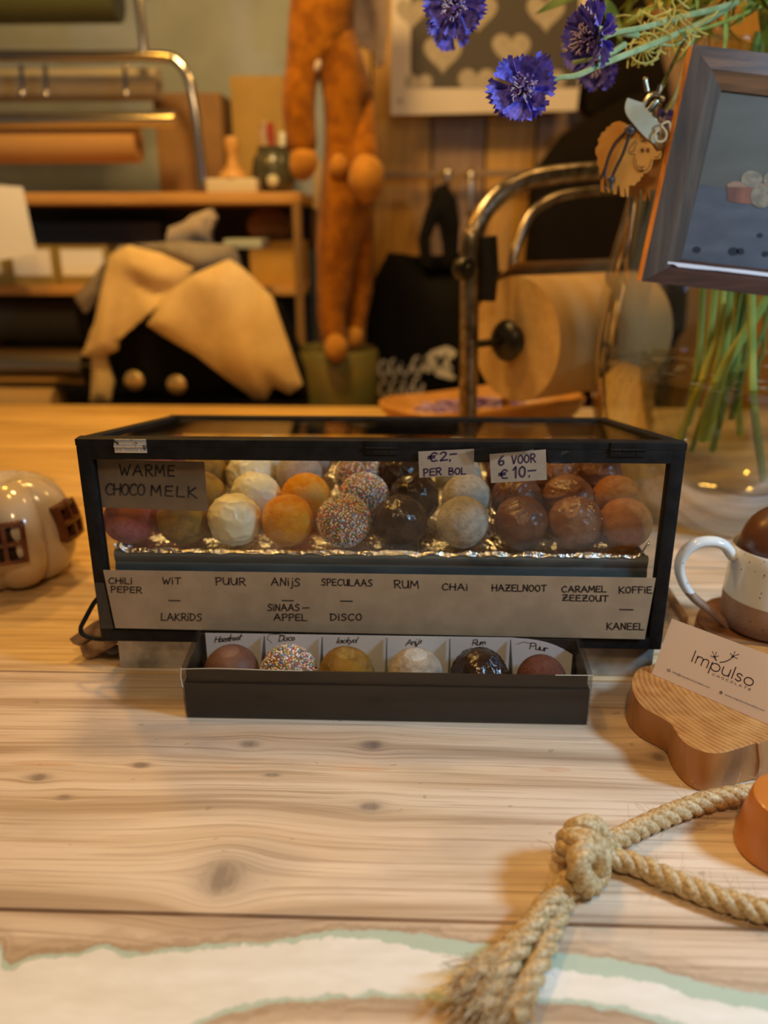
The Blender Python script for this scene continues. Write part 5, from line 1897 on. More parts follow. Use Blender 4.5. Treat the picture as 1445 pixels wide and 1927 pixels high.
LEATHER = M('tan leather', (.74, .36, .07), .6, col2=(.64, .29, .05), scale=30, bump=.15, bscale=300)
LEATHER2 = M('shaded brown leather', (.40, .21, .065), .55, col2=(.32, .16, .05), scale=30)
CORD = M('dark brown leather cord', (.045, .022, .014), .45)
def spx(pts):
    return [(1100 + x / 4.0145, 100 + y / 4.0145) for x, y in pts]
def sheep(Y, dx, dy, mat, label, full=True):
    ol = [(330, 545), (300, 525), (262, 512), (230, 520), (205, 530), (190, 552), (165, 558), (155, 588), (128, 600), (118, 630), (100, 650), (106, 685), (82, 720), (82, 760), (98, 790), (92, 830), (110, 870),
          (108, 910), (125, 930), (120, 975), (122, 1045), (145, 1052), (158, 1050), (165, 985), (172, 1050), (190, 1055), (205, 1000), (218, 1066), (238, 1066), (245, 1000), (262, 1000), (270, 1082), (296, 1086), (300, 1010), (322, 1088),
          (330, 1010), (338, 1000), (372, 1000), (390, 975), (412, 965), (418, 940), (440, 925), (432, 912), (462, 905), (490, 880), (505, 845), (512, 805), (540, 800), (568, 795), (576, 760), (572, 738), (540, 745), (520, 720), (500, 690),
          (470, 668), (440, 655), (420, 628), (398, 610), (370, 590)]
    SN = V((-.5, -.866, 0))
    p0 = W(1180, 300, Y)
    def S(a, b, o=0.0):
        return onpl(a, b, p0 + SN * o, SN)
    px = [(a + dx, b + dy) for a, b in spx(ol)]
    th = thing('sheep_tag', label, 'leather tag', tuple(W(1180 + dx, 300 + dy, Y)), 'leather sheep tags')
    bm = new()
    extr(bm, [S(a, b) for a, b in px], SN * -.0022)
    obj('leather_sheep', bm, mat, th, smooth=False)
    if not full:
        return th
    bm = new()
    def ln(pts, hw=.00032):
        Q = catmull([S(a, b, .0004) for a, b in spx(pts)], 4)
        ribbon(bm, Q, hw, SN)
    ln([(392, 655), (360, 690), (334, 735), (345, 760), (378, 765), (372, 800), (372, 850), (400, 890), (440, 895), (480, 870), (498, 830), (500, 805)])
    ln([(386, 800), (392, 850), (415, 885), (440, 888)])
    ln([(352, 742), (375, 735), (382, 700), (400, 670)])
    ln([(528, 785), (560, 782), (572, 752)])
    ln([(425, 630), (425, 660), (445, 672), (440, 655), (470, 680)])
    ln([(410, 852), (425, 862), (448, 858), (452, 852)])
    ln([(430, 862), (432, 880), (420, 888)])
    ln([(432, 880), (448, 884)])
    for cx_ in (437, 478):
        ln([(cx_ + 11 * math.cos(k), 733 + 18 * math.sin(k)) for k in [i * PI / 5 for i in range(11)]], .00026)
        ln([(cx_ - 3, 730), (cx_ + 3, 738)], .0008)
    obj('engraving', bm, CORD, th, smooth=False)
    bm = new()
    def cordl(pts, r=.0017):
        tube(bm, catmull([S(a, b, .003) for a, b in spx(pts)], 6), r, 8)
    cordl([(335, 575), (290, 615), (230, 680), (185, 770), (155, 870), (120, 945)])
    cordl([(345, 600), (318, 680), (285, 770), (240, 860), (208, 940), (200, 1030)])
    cordl([(175, 800), (160, 880), (155, 960), (158, 1035), (172, 1045)], .0009)
    obj('cord', bm, CORD, th)
    bm = new()
    for (a, b, r_) in ((345, 580, .0050), (200, 955, .0036)):
        c_ = S(*spx([(a, b)])[0], .004)
        ball(bm, c_, r_, 2, (1, .7, .9))
        tube(bm, [c_ + V((math.cos(q) * r_ * .9, -.001, math.sin(q) * r_ * .7)) for q in [2 * PI * k / 14 for k in range(14)]], r_ * .35, 6, closed=True)
    obj('cord_knot', bm, CORD, th)
    return th
sheep(KY - .004, 0, 0, LEATHER, 'tan leather sheep tag with an engraved face and brown cord, left of the frame')
sheep(KY + .030, 42, 8, LEATHER2, 'darker leather sheep tag half hidden behind the engraved one', False)

# ------------------------------------------------------------------ kraft paper dispenser behind the case
base = W(885, 700, 1.27)
base.z = 0
AX = V((.80, .60, 0)).normalized()
PN = V((AX.y, -AX.x, 0))                 # normal of the upright hoop
def hoop(px, py, off=0.0):
    return onpl(px, py, base - PN * off, PN)
disp = thing('paper_dispenser', 'tubular steel counter dispenser with a roll of kraft paper, behind the display case', 'paper dispenser', (base.x, base.y, .0005))
bm = new()
top = [hoop(a, b) for a, b in ((885, 480), (892, 440), (910, 400), (945, 362), (990, 340), (1040, 330), (1130, 322))]
foot = hoop(885, 640)
P = catmull([V((foot.x, foot.y, .006)), V((foot.x, foot.y, .12))] + top + [top[-1] + AX * .12 + V((0, 0, .004)), top[-1] + AX * .17 + V((0, 0, -.02)), top[-1] + AX * .18 + V((0, 0, -.12)), V(((top[-1] + AX * .18).x, (top[-1] + AX * .18).y, .006))], 8)
tube(bm, P, .0145, 18)
obj('hoop', bm, CHROMEW, disp)
bm = new()
t2 = [hoop(a, b, .10) for a, b in ((962, 560), (964, 500), (975, 455), (998, 405), (1040, 374), (1100, 362), (1160, 358))]
P2 = catmull([V((t2[0].x, t2[0].y, .006))] + t2 + [t2[-1] + AX * .12, t2[-1] + AX * .16 + V((0, 0, -.05)), V(((t2[-1] + AX * .16).x, (t2[-1] + AX * .16).y, .006))], 8)
tube(bm, P2, .0085, 14)
obj('rear_hoop', bm, CHROMEW, disp)
DKM = M('dark metal', (.035, .030, .024), .35, .6)
bm = new()
bar(bm, P[0] + V((0, 0, -.002)), V((P2[0].x, P2[0].y, .004)), .03, .008, bevel=.002)
e1, e2 = P[-1], P2[-1]
bar(bm, e1 + V((0, 0, -.002)), V((e2.x, e2.y, .004)), .03, .008, bevel=.002)
obj('foot_bar', bm, DKM, disp)
bm = new()
sl = [hoop(903, 445), hoop(906, 505), hoop(903, 565)]
tube(bm, [q + PN * .014 for q in sl], [.016, .0165, .015], 16, flat=.7)
obj('sleeve', bm, DKM, disp)
bm = new()
cl_ = hoop(868, 505) + PN * .006
lathe(bm, [(0, -.010), (.015, -.010), (.017, -.006), (.017, .006), (.014, .010), (.006, .011), (.005, .014), (0, .014)], cl_, 24, axis=PN, close=False)
bar(bm, cl_, hoop(890, 505), .018, .018, up=(0, 0, 1), bevel=.003)
obj('clamp', bm, DKM, disp)
roll_c = onpl(968, 640, base + AX * .05 - PN * .035, AX)
RR = .095
ks = M('kraft paper roll', (.46, .285, .11), .75, col2=(.42, .25, .095), scale=6, stretch=(1, 1, 1))
KEND = M('roll end layers', (.60, .38, .14), .8, col2=(.54, .33, .12), scale=60)
rl = thing('kraft_roll', 'thick roll of brown kraft paper in the tubular steel dispenser', 'paper roll', tuple(roll_c))
bm = new()
LN = .26
lathe(bm, [(.022, .0), (RR - .001, 0), (RR, .001), (RR, LN - .001), (RR - .001, LN), (.022, LN)], roll_c, 72, axis=AX, close=False)
lathe(bm, [(.022, LN), (.022, 0)], roll_c, 32, axis=AX, close=False)
for f in bm.faces:
    if abs(f.normal.dot(AX)) > .9 or abs((f.calc_center_median() - roll_c).dot(AX)) < 1e-4:
        f.material_index = 1
obj('paper', bm, [ks, KEND], rl, angle=35)
# loose paper end rising from the roll to the cutter
bm = new()
def rp(a, r=RR, s=0.0):
    q = AX.cross(V((0, 0, 1)))
    return roll_c + AX * s + (-q * math.cos(a) + V((0, 0, 1)) * math.sin(a)) * r
L1 = [rp(a, RR + .0012) for a in (-.9, -.5, 0, .5, .9)]
L1 = catmull(L1 + [rp(1.25, RR + .008), rp(1.5, RR + .02)], 5)
A_ = [bm.verts.new(p) for p in L1]
B_ = [bm.verts.new(p + AX * LN) for p in L1]
C_ = [bm.verts.new(p + AX * LN + PN * .0006) for p in L1]
D_ = [bm.verts.new(p + PN * .0006) for p in L1]
for k in range(len(L1) - 1):
    for a, b in ((A_, B_), (B_, C_), (C_, D_), (D_, A_)):
        bm.faces.new((a[k], b[k], b[k + 1], a[k + 1]))
obj('loose_end', bm, ks, rl)
bm = new()
lathe(bm, [(0, -.075), (.006, -.075), (.006, .0), (.0, .0)], roll_c, 16, axis=AX, close=False)
lathe(bm, [(0, -.030), (.012, -.032), (.024, -.028), (.031, -.020), (.032, -.016), (.028, -.010), (.014, -.006), (.010, .0), (0, .0)], roll_c, 32, axis=AX, close=False)
obj('wing_knob', bm, DKM, disp, label='black round spindle knob')
bm = new()
lathe(bm, [(0, 0), (.010, 0), (.010, LN + .04), (0, LN + .04)], roll_c, 16, axis=AX, close=False)
obj('spindle', bm, DKM, disp)

# ------------------------------------------------------------------ oval wooden bowl with purple petals
bc = W(905, 772, 1.52)
bc.z = .0006
BOWLW = woodm('orange bowl wood', (.62, .30, .07), (.42, .18, .035), .5, rough=.4)
bowl = thing('wooden_bowl', 'shallow oval orange wooden bowl of purple petals at the far end of the counter', 'bowl', tuple(bc))
bm = new()
fs = lathe(bm, [(0, .001), (.10, .001), (.15, .016), (.178, .040), (.184, .050), (.178, .053), (.165, .044), (.13, .024), (.08, .014), (0, .013)], bc, 64, close=False)
for v in bm.verts:
    q = v.co - bc
    v.co = bc + V((q.x * 1.06, q.y * .62, q.z * (1.55 + .2 * math.sin(q.x * 14))))
obj('bowl_body', bm, BOWLW, bowl, angle=60)
bm = new()
rnd = random.Random(5)
for k in range(320):
    a = rnd.uniform(0, 2 * PI)
    r = rnd.random() ** .5
    p = bc + V((.125 * r * math.cos(a), .065 * r * math.sin(a), .050 + .022 * (1 - r) + rnd.uniform(0, .010)))
    vs_ = ball(bm, p, rnd.uniform(.006, .011), 1, (1, rnd.uniform(.4, 1), rnd.uniform(.25, .5)))
o = obj('dried_petals', bm, M('purple petals', (.16, .08, .34), .8, col2=(.40, .28, .48), scale=25), base=(bc.x, bc.y, .03))
o['kind'] = 'stuff'
tag(o, 'purple dried petals heaped in the oval wooden bowl', 'petals')

# ------------------------------------------------------------------ shelf unit and everything on it
SHW = woodm('shelf pine', (.66, .36, .11), (.46, .22, .06), .5, rough=.5)
SHD = woodm('dark shelf side', (.30, .16, .05), (.20, .10, .03), .5, axis=2, rough=.5)
SY0, SY1 = 2.20, 2.62
shelf = thing('shelf_unit', 'pine shelf unit against the back wall left of the orange plush toy', 'shelf', (-.75, 2.4, -.9))
zA = W(300, 384, SY0).z, W(300, 362, SY0).z
zB = W(300, 556, SY0).z, W(300, 540, SY0).z
xr = W(568, 450, SY0).x
xl = -1.35
for (z0, z1) in (zA, zB, (-.60, -.575)):
    bm = new()
    box(bm, ((xl + xr) / 2, (SY0 + SY1) / 2, (z0 + z1) / 2), (xr - xl, SY1 - SY0, max(.022, z1 - z0)), bevel=.003)
    obj('board', bm, SHW, shelf)
for x in (xr - .012, xl + .012):
    for y in (SY0 + .015, SY1 - .015):
        bm = new()
        z1_ = zA[0] - .001
        box(bm, (x, y, (-.899 + z1_) / 2), (.022, .03, z1_ + .899), bevel=.002)
        obj('post', bm, SHD, shelf)
bm = new()
box(bm, ((xl + xr) / 2, SY1 + .008, (-.85 + zA[0]) / 2), (xr - xl, .012, zA[0] + .85))
obj('back_panel', bm, M('dark shelf back', (.035, .032, .028), .7, col2=(.06, .06, .055), scale=5), shelf, smooth=False)
ZT, ZM = zA[1] + .0006 if zA[1] - zA[0] >= .022 else (zA[0] + zA[1]) / 2 + .0116, (zB[0] + zB[1]) / 2 + max(.022, zB[1] - zB[0]) / 2 + .0006

def cylx(bm, x0, x1, y, z, r, n=40, mi=0):
    lathe(bm, [(0, 0), (r * .97, 0), (r, r * .03), (r, (x1 - x0) - r * .03), (r * .97, x1 - x0), (0, x1 - x0)], (x0, y, z), n, axis=(1, 0, 0), close=False, mi=mi)

# chrome paper holder with two hoops on the top shelf
YH = 2.30
def atz(px, py, Y):
    p = W(px, py, Y)
    return p.x, p.z
hold = thing('paper_roll_holder', 'chrome tube paper holder standing on the top shelf with rolls in it', 'paper holder', (-.9, YH, ZT))
bm = new()
pts = [W(382, 335, YH), W(374, 260, YH), W(366, 200, YH), W(355, 150, YH), W(335, 118, YH), W(300, 106, YH), W(150, 106, YH), W(-120, 104, YH), W(-330, 104, YH), W(-370, 140, YH), W(-372, 335, YH)]
pts[0].z = ZT + .012
pts[-1].z = ZT + .012
tube(bm, catmull(pts, 8), .0135, 14)
obj('frame', bm, CHROME, hold)
bm = new()
p1, p2 = W(272, 100, YH), W(256, -60, YH)
tube(bm, [p1, p2, p2 + V((-.02, .0, .08))], .012, 12)
p3, p4 = W(-330, 104, YH), W(-330, -60, YH)
tube(bm, [p3, p4, p4 + V((0, 0, .08))], .012, 12)
bar(bm, p2 + V((-.02, 0, .075)), p4 + V((0, 0, .075)), .02, .02)
obj('upright', bm, CHROME, hold)
bm = new()
cylx(bm, W(-330, 228, YH - .03).x, W(331, 228, YH - .03).x, YH - .03, W(300, 228, YH).z, .0195)
obj('cutter_bar', bm, M('polished bar', (.86, .85, .82), .22, 1), hold)
for px_ in (40, 85, 235):
    bm = new()
    a, b = W(px_, 122, YH - .012), W(px_ + 2, 176, YH - .012)
    bar(bm, a, b, .012, .004, up=(0, -1, 0), bevel=.001)
    ball(bm, b, .010, 2)
    obj('hook', bm, CHROME, hold)
def paper_roll(px1, py0, py1, Y, mat, label, rest=None, core=None):
    x0, x1, z0, z1 = rect(-300, py0, px1, py1, Y)
    r = (z1 - z0) / 2
    zc = (z0 + z1) / 2 if rest is None else rest + r
    bm = new()
    cylx(bm, x0, x1, Y, zc, r)
    o = obj('paper_roll', bm, mat, base=(x1, Y, zc))
    tag(o, label, 'paper roll')
    if core:
        bm = new()
        lathe(bm, [(0, 0), (r * core, 0), (r * core, .05), (0, .05)], (x1 - .0485, Y, zc), 24, axis=(1, 0, 0), close=False)
        obj('core', bm, DKM, o)
    return o
paper_roll(262, 240, 308, YH + .012, M('orange kraft roll', (.50, .27, .09), .7, col2=(.45, .24, .08), scale=3), 'orange brown kraft paper roll lying in the chrome holder on the top shelf', None, .28)
paper_roll(300, 130, 192, YH + .10, M('beige paper roll', (.46, .38, .26), .7, col2=(.42, .34, .23), scale=3), 'beige paper roll above and behind the orange kraft roll', None, .3)
paper_roll(222, -50, 46, YH + .02, M('olive green roll', (.085, .085, .022), .7, col2=(.07, .07, .02), scale=3), 'dark olive green paper roll at the top left corner', None, .96)
def carton(px, Y, dpt, mat, label, name='carton', cat='box', z=None, bevel=.003, lid=None):
    x0, x1, z0, z1 = rect(*px, Y)
    h = z1 - z0
    if z is not None:
        z0 = z
        z1 = z + h
    bm = new()
    box(bm, ((x0 + x1) / 2, Y + dpt / 2, (z0 + z1) / 2), (x1 - x0, dpt, z1 - z0), bevel=bevel)
    o = obj(name, bm, mat, base=((x0 + x1) / 2, Y + dpt / 2, z0))
    tag(o, label, cat)
    if lid:
        bm = new()
        box(bm, ((x0 + x1) / 2, Y - .0012, z0 + (z1 - z0) * lid[1]), ((x1 - x0) * lid[0], .002, (z1 - z0) * lid[2]))
        obj('label', bm, PAPER, o, smooth=False, label='cream paper label')
    return o
carton((292, 150, 418, 345), 2.43, .16, M('brown carton', (.27, .15, .06), .8, col2=(.23, .12, .05), scale=8), 'plain brown carton standing behind the chrome holder', z=ZT)
carton((436, 116, 536, 345), 2.48, .12, M('ochre carton', (.42, .27, .08), .8, col2=(.36, .23, .07), scale=8), 'tall ochre carton near the right end of the top shelf', z=ZT)
# wooden stamp
st_c = W(440, 345, 2.26)
stp_ = thing('wooden_stamp', 'wooden handled stamp standing on a pale block on the top shelf', 'stamp', (st_c.x, 2.26, ZT))
x0, x1, z0, z1 = rect(394, 328, 488, 352, 2.26)
bm = new()
box(bm, (st_c.x, 2.26, ZT + .017), (x1 - x0, .07, .034), bevel=.004)
obj('block', bm, M('pale block', (.62, .55, .44), .6), stp_)
bm = new()
lathe(bm, [(0, .0345), (.038, .0345), (.036, .045), (.018, .062), (.013, .085), (.017, .105), (.0195, .122), (.014, .134), (0, .136)], (st_c.x, 2.26, ZT), 28, close=False)
obj('handle', bm, SHW, stp_)
# dark round jar with things in it
jc = W(516, 340, 2.33)
jar = thing('dark_jar', 'dark round pot with odds and ends, right end of the top shelf', 'jar', (jc.x, 2.33, ZT))
bm = new()
lathe(bm, [(0, 0), (.032, 0), (.052, .02), (.060, .05), (.054, .085), (.040, .105), (.042, .115), (.036, .115), (.034, .10), (0, .098)], (jc.x, 2.33, ZT), 32, close=False)
obj('pot', bm, M('dark green glaze', (.05, .05, .035), .25, col2=(.08, .075, .05), scale=20), jar)
bm = new()
ball(bm, (jc.x + .005, 2.33 - .056, ZT + .03), .016, 2, (1, .4, 1))
obj('seal', bm, M('pale seal', (.55, .52, .42), .5), jar)
rnd = random.Random(2)
for k in range(5):
    bm = new()
    a = V((jc.x + rnd.uniform(-.02, .02), 2.33 + rnd.uniform(-.02, .02), ZT + .092))
    b = a + V((rnd.uniform(-.05, .05), rnd.uniform(-.01, .02), rnd.uniform(.05, .09)))
    tube(bm, [a, (a + b) / 2, b], [.006, .008, .010], 8)
    obj('utensil', bm, [M('dusty pink paper', (.48, .34, .27), .8), M('red handle', (.35, .04, .03), .5), PAPER][[0, 0, 1, 2, 0][k]], jar)
# lower shelf: labelled boxes, crate, bundle
OLB = M('olive carton', (.38, .28, .08), .8, col2=(.33, .24, .07), scale=8)
carton((-70, 455, 0 + 14, 536), 2.28, .22, OLB, 'olive cardboard box partly outside the left edge on the middle shelf', z=ZM, lid=(.7, .5, .5))
carton((18, 462, 104, 536), 2.28, .22, OLB, 'olive cardboard box with a cream label, left on the middle shelf', z=ZM, lid=(.82, .56, .66))
carton((108, 462, 204, 536), 2.28, .22, OLB, 'second olive cardboard box with a cream label, right of the first', z=ZM, lid=(.82, .56, .66))
carton((470, 455, 562, 536), 2.30, .22, M('orange crate', (.52, .30, .06), .7, col2=(.46, .26, .05), scale=8), 'plain orange-brown wooden crate at the right end of the middle shelf', name='crate', cat='crate', z=ZM)
bm = new()
x0, x1, z0, z1 = rect(440, 400, 560, 458, 2.36)
ball(bm, ((x0 + x1) / 2, 2.42, z0 + .048), .047, 3, (1.35, .9, 1.0))
o = obj('bread_loaf', bm, M('loaf crust', (.38, .20, .09), .8, col2=(.28, .14, .06), scale=16, bump=.3, bscale=40), base=((x0 + x1) / 2, 2.42, z0))
tag(o, 'rounded brown bundle lying on the orange-brown crate', 'bundle')
bpy.data.objects[o.name].name = 'brown_bundle'
carton((60, 392, 300, 452), 2.50, .10, M('dark grey box', (.085, .085, .075), .6), 'long dark grey box at the back of the middle shelf', z=ZM + .075)
# loose white sheet hanging at the left
bm = new()
YS_ = 2.12
sheet(bm, [W(-40, 345, YS_), W(42, 352, YS_), W(68, 478, YS_), W(-40, 496, YS_)], (0, .0008, 0), 10, 10, .006, 5)
o = obj('paper_sheet', bm, PAPER, base=tuple(W(20, 345, YS_)))
tag(o, 'white paper sheet hanging over the shelf edge at the left', 'paper sheet')
# long steel roll below the middle shelf
x0, x1, z0, z1 = rect(-300, 655, 164, 722, 2.16)
bm = new()
cylx(bm, x0, x1, 2.16, (z0 + z1) / 2, (z1 - z0) / 2)
o = obj('foil_roll', bm, M('champagne foil', (.66, .58, .42), .28, 1), base=(x1, 2.16, (z0 + z1) / 2))
tag(o, 'long shiny champagne foil roll under the middle shelf at the left', 'foil roll')
bm = new()
tube(bm, [(x1 + .004, 2.16, (z0 + z1) / 2), (x1 + .05, 2.16, (z0 + z1) / 2)], .012, 12)
obj('core', bm, DKM, o)
x0, x1, z0, z1 = rect(-300, 728, 110, 800, 2.14)
bm = new()
cylx(bm, x0, x1, 2.14, (z0 + z1) / 2, (z1 - z0) / 2)
tag(obj('kraft_paper_roll', bm, M('kraft roll below', (.44, .27, .10), .7), base=(x1, 2.14, (z0 + z1) / 2)), 'brown paper roll under the long champagne foil roll', 'paper roll')
bm = new()
x0, x1, z0, z1 = rect(-300, 560, 160, 640, 2.40)
cylx(bm, x0, x1, 2.40, (z0 + z1) / 2, (z1 - z0) / 2)
tag(obj('dark_paper_roll', bm, M('dark grey roll', (.10, .095, .08), .6), base=(x1, 2.40, (z0 + z1) / 2)), 'dark grey paper roll in the shadow below the middle shelf', 'paper roll')

# ------------------------------------------------------------------ black bag with cream cloth draped over it
def cloth(pts, Y, th, mat, bulge=.03, fold=8, seed=0, yfun=None):
    """thick draped cloth panel from a pixel outline, puffed towards the room"""
    bm = new()
    P = [W(a, b, Y) for a, b in pts]
    P = [p for p in P]
    vs_ = [bm.verts.new(p) for p in P]
    f = bm.faces.new(vs_)
    r = bmesh.ops.triangulate(bm, faces=[f])
    for _ in range(4):
        es = [e_ for e_ in bm.edges if e_.calc_length() > .022]
        if not es:
            break
        bmesh.ops.subdivide_edges(bm, edges=es, cuts=1)
        bmesh.ops.triangulate(bm, faces=bm.faces)
    for _ in range(3):
        bmesh.ops.smooth_vert(bm, verts=[v for v in bm.verts if not v.is_boundary], factor=.5, use_axis_x=True, use_axis_z=True)
    bnd = [v.co.copy() for v in bm.verts if v.is_boundary]
    for v in bm.verts:
        dm = min((v.co - q).length for q in bnd)
        k = 1 - math.exp(-dm / .03)
        v.co.y -= bulge * k + .012 * math.sin(v.co.x * fold * 6 + v.co.z * 9 + seed) * k + .01 * noise.noise(v.co * 9 + V((seed, 0, 0)))
    ge = bmesh.ops.extrude_face_region(bm, geom=list(bm.faces))
    for v in [g_ for g_ in ge['geom'] if isinstance(g_, bmesh.types.BMVert)]:
        v.co.y += th
    return bm
BLK = M('black cloth', (.008, .007, .006), .9, spec=.1)
CREAM = M('cream wool cloth', (.68, .49, .225), .9, col2=(.61, .43, .19), scale=20, spec=.1, sheen=.08)
GREYC = M('grey felt', (.24, .20, .15), .9, col2=(.20, .165, .12), scale=20)
YB = 1.95
bag = thing('draped_coat', 'black coat with two gold buttons draped with cream and grey cloth, before the shelf', 'coat', tuple(W(370, 752, YB)))
bm = cloth([(205, 752), (215, 640), (240, 560), (262, 520), (330, 512), (440, 520), (520, 580), (572, 700), (580, 753)], YB + .03, .10, BLK, .03)
obj('body', bm, BLK, bag)
bm = cloth([(170, 640), (180, 590), (195, 520), (205, 480), (240, 462), (300, 476), (365, 505), (345, 545), (298, 550), (252, 532), (232, 590), (220, 660), (185, 676), (150, 668)], YB - .02, .012, CREAM, .025, 6, 2)
obj('cream_sleeve', bm, CREAM, bag, label='cream sleeve hanging on the left')
bm = cloth([(172, 672), (198, 670), (212, 720), (206, 756), (168, 758), (170, 710)], YB - .01, .012, CREAM, .015, 6, 4)
obj('cream_cuff', bm, CREAM, bag, label='cream cuff reaching down to the counter')
bm = cloth([(276, 612), (300, 560), (366, 515), (430, 488), (455, 505), (512, 560), (540, 640), (568, 725), (545, 742), (515, 728), (500, 752), (478, 752), (430, 715), (370, 668), (310, 634)], YB - .045, .012, CREAM, .03, 5, 6)
obj('cream_flap', bm, CREAM, bag, label='broad cream flap hanging to the right')
bm = cloth([(140, 560), (175, 520), (200, 488), (225, 462), (330, 454), (440, 462), (450, 500), (380, 522), (300, 478), (240, 462), (205, 490), (190, 560), (160, 590)], YB + .0, .02, GREYC, .03, 5, 8)
obj('grey_collar', bm, GREYC, bag, label='grey felt collar')
GOLD = M('gold button', (.80, .58, .25), .35, .8)
for px_, py_ in ((253, 716), (333, 724)):
    bm = new()
    c_ = W(px_, py_, YB - .014)
    lathe(bm, [(0, .010), (.016, .009), (.0235, .005), (.0245, 0), (.020, -.005), (0, -.012)], c_, 28, axis=(0, -1, 0), close=False)
    obj('button', bm, GOLD, bag)
bm = cloth([(312, 455), (318, 428), (345, 418), (360, 405), (395, 392), (405, 410), (392, 440), (396, 458)], YB + .06, .03, M('pink grey scarf', (.42, .33, .25), .9), .02, 8, 3)
o = obj('scarf', bm, M('rumpled scarf', (.44, .35, .26), .9, col2=(.34, .27, .19), scale=18), base=tuple(W(355, 455, YB + .06)))
tag(o, 'rumpled pale scarf lying on top of the draped coat', 'scarf')
bm = new()
a, b = W(430, 458, YB + .14), W(500, 458, YB + .14)
box(bm, ((a + b) / 2), ((b - a).length, .12, .022), bevel=.004)
o = obj('glass_tray', bm, M('pale green glass', (.42, .44, .34), .2), base=tuple((a + b) / 2))
tag(o, 'pale greenish ledge sticking out right of the grey collar', 'ledge')

# ------------------------------------------------------------------ long orange plush toy hanging from above
PLUSH = M('orange brown plush', (.30, .105, .005), .95, col2=(.19, .06, .003), scale=30, spec=.1, sheen=.12, bump=.6, bscale=160, bdist=.004)
PLUSHP = M('pale plush', (.46, .20, .02), .95, col2=(.36, .15, .012), scale=30, sheen=.12)
MYK = 2.02
def mk(px, py, r, dy=0):
    return (W(px, py, MYK + dy), r)
toy = thing('plush_toy', 'long limbed orange brown plush toy hanging in front of the wall boards', 'plush toy', tuple(W(640, 660, MYK)))
pts = [mk(612, 60, .062), mk(612, -60, .075), mk(612, -190, .07), mk(610, -330, .075),
       mk(566, 130, .040, -.03), mk(560, 205, .040, -.04), mk(572, 300, .034, -.045),
       mk(648, 120, .052), mk(645, 200, .052), mk(648, 290, .050), mk(648, 370, .062), mk(638, 440, .060, -.01), mk(630, 520, .048, -.01), mk(622, 600, .036, -.02), mk(633, 668, .028, -.045),
       mk(675, 180, .040, .06), mk(690, 330, .034, -.06), mk(676, 420, .040, .05), mk(676, 540, .036, .05), mk(664, 640, .026, .03)]
ed = [(0, 1), (1, 2), (2, 3), (0, 4), (4, 5), (5, 6), (0, 7), (7, 8), (8, 9), (9, 10), (10, 11), (11, 12), (12, 13), (13, 14), (7, 15), (15, 16), (10, 17), (17, 18), (18, 19)]
def skin2(name, pts, ed, mat, parent):
    me = bpy.data.meshes.new(name)
    me.from_pydata([tuple(V(p[0]) - parent.location) for p in pts], ed, [])
    me.materials.append(mat)
    o = bpy.data.objects.new(name, me)
    COL.objects.link(o)
    o.parent = parent
    bpy.context.view_layer.objects.active = o
    s_ = o.modifiers.new('skin', 'SKIN')
    s_.use_smooth_shade = True
    lay = me.skin_vertices[0] if len(me.skin_vertices) else None
    if lay is None:
        o.modifiers.clear()
        bmx = new()
        bmx.from_mesh(me)
        L = bmx.verts.layers.skin.verify()
        for k, v in enumerate(bmx.verts):
            v[L].radius = (pts[k][1], pts[k][1])
            v[L].use_root = (k == 0)
        bmx.to_mesh(me)
        bmx.free()
        s_ = o.modifiers.new('skin', 'SKIN')
        s_.use_smooth_shade = True
    else:
        for k, v in enumerate(lay.data):
            v.radius = (pts[k][1], pts[k][1])
    m_ = o.modifiers.new('sub', 'SUBSURF')
    m_.levels = m_.render_levels = 2
    return o
body = skin2('body', pts, ed, PLUSH, toy)
for (px_, py_, r_, dy_, nm) in ((570, 304, .034, -.05, 'paw'), (690, 335, .044, -.09, 'paw'), (632, 655, .032, -.05, 'foot'), (664, 635, .026, .02, 'foot'), (637, 312, .022, -.06, 'paw')):
    bm = new()
    ball(bm, W(px_, py_, MYK + dy_), r_, 3, (.92, .85, 1.15))
    for v in bm.verts:
        v.co += V((1, 0, 1)) * noise.noise(v.co * 25) * .005
    obj(nm, bm, PLUSHP, toy)
bm = new()
ball(bm, W(594, 118, MYK - .05), .017, 2, (.8, .5, 1.2))
obj('tag', bm, M('pale tag', (.60, .47, .34), .6), toy, label='small pale tag between the limbs')
# storage below and beside the toy
bm = new()
a = W(632, 762, 2.10)
lathe(bm, [(0, -.10), (.105, -.10), (.11, .0), (.112, .12), (.106, .13), (.10, .12), (.098, 0), (0, -.02)], a + V((0, 0, .02)), 36, close=False)
tag(obj('green_bucket', bm, M('olive green enamel', (.13, .12, .03), .5, col2=(.18, .13, .03), scale=12), base=(a.x, 2.10, a.z - .08)), 'dull olive green bucket below the feet of the plush toy', 'bucket')
bm = new()
a, b = W(587, 470, 2.3), W(587, 565, 2.3)
tube(bm, catmull([a, (a + b) / 2 + V((.004, 0, 0)), b], 5), .011, 12)
tube(bm, [b, W(588, 660, 2.3)], .008, 10)
tag(obj('blue_handle', bm, M('blue plastic', (.03, .045, .09), .4), base=tuple(b)), 'dark blue tool handle hanging between the shelf post and plush toy', 'handle')
bm = new()
a, b = W(598, 300, 2.32), W(598, 395, 2.32)
bar(bm, a, b, .022, .01, up=(0, -1, 0), bevel=.003)
tag(obj('pale_ruler', bm, M('pale wood ruler', (.50, .36, .22), .6), base=tuple(b)), 'pale wooden ruler hanging beside the orange plush toy', 'ruler')

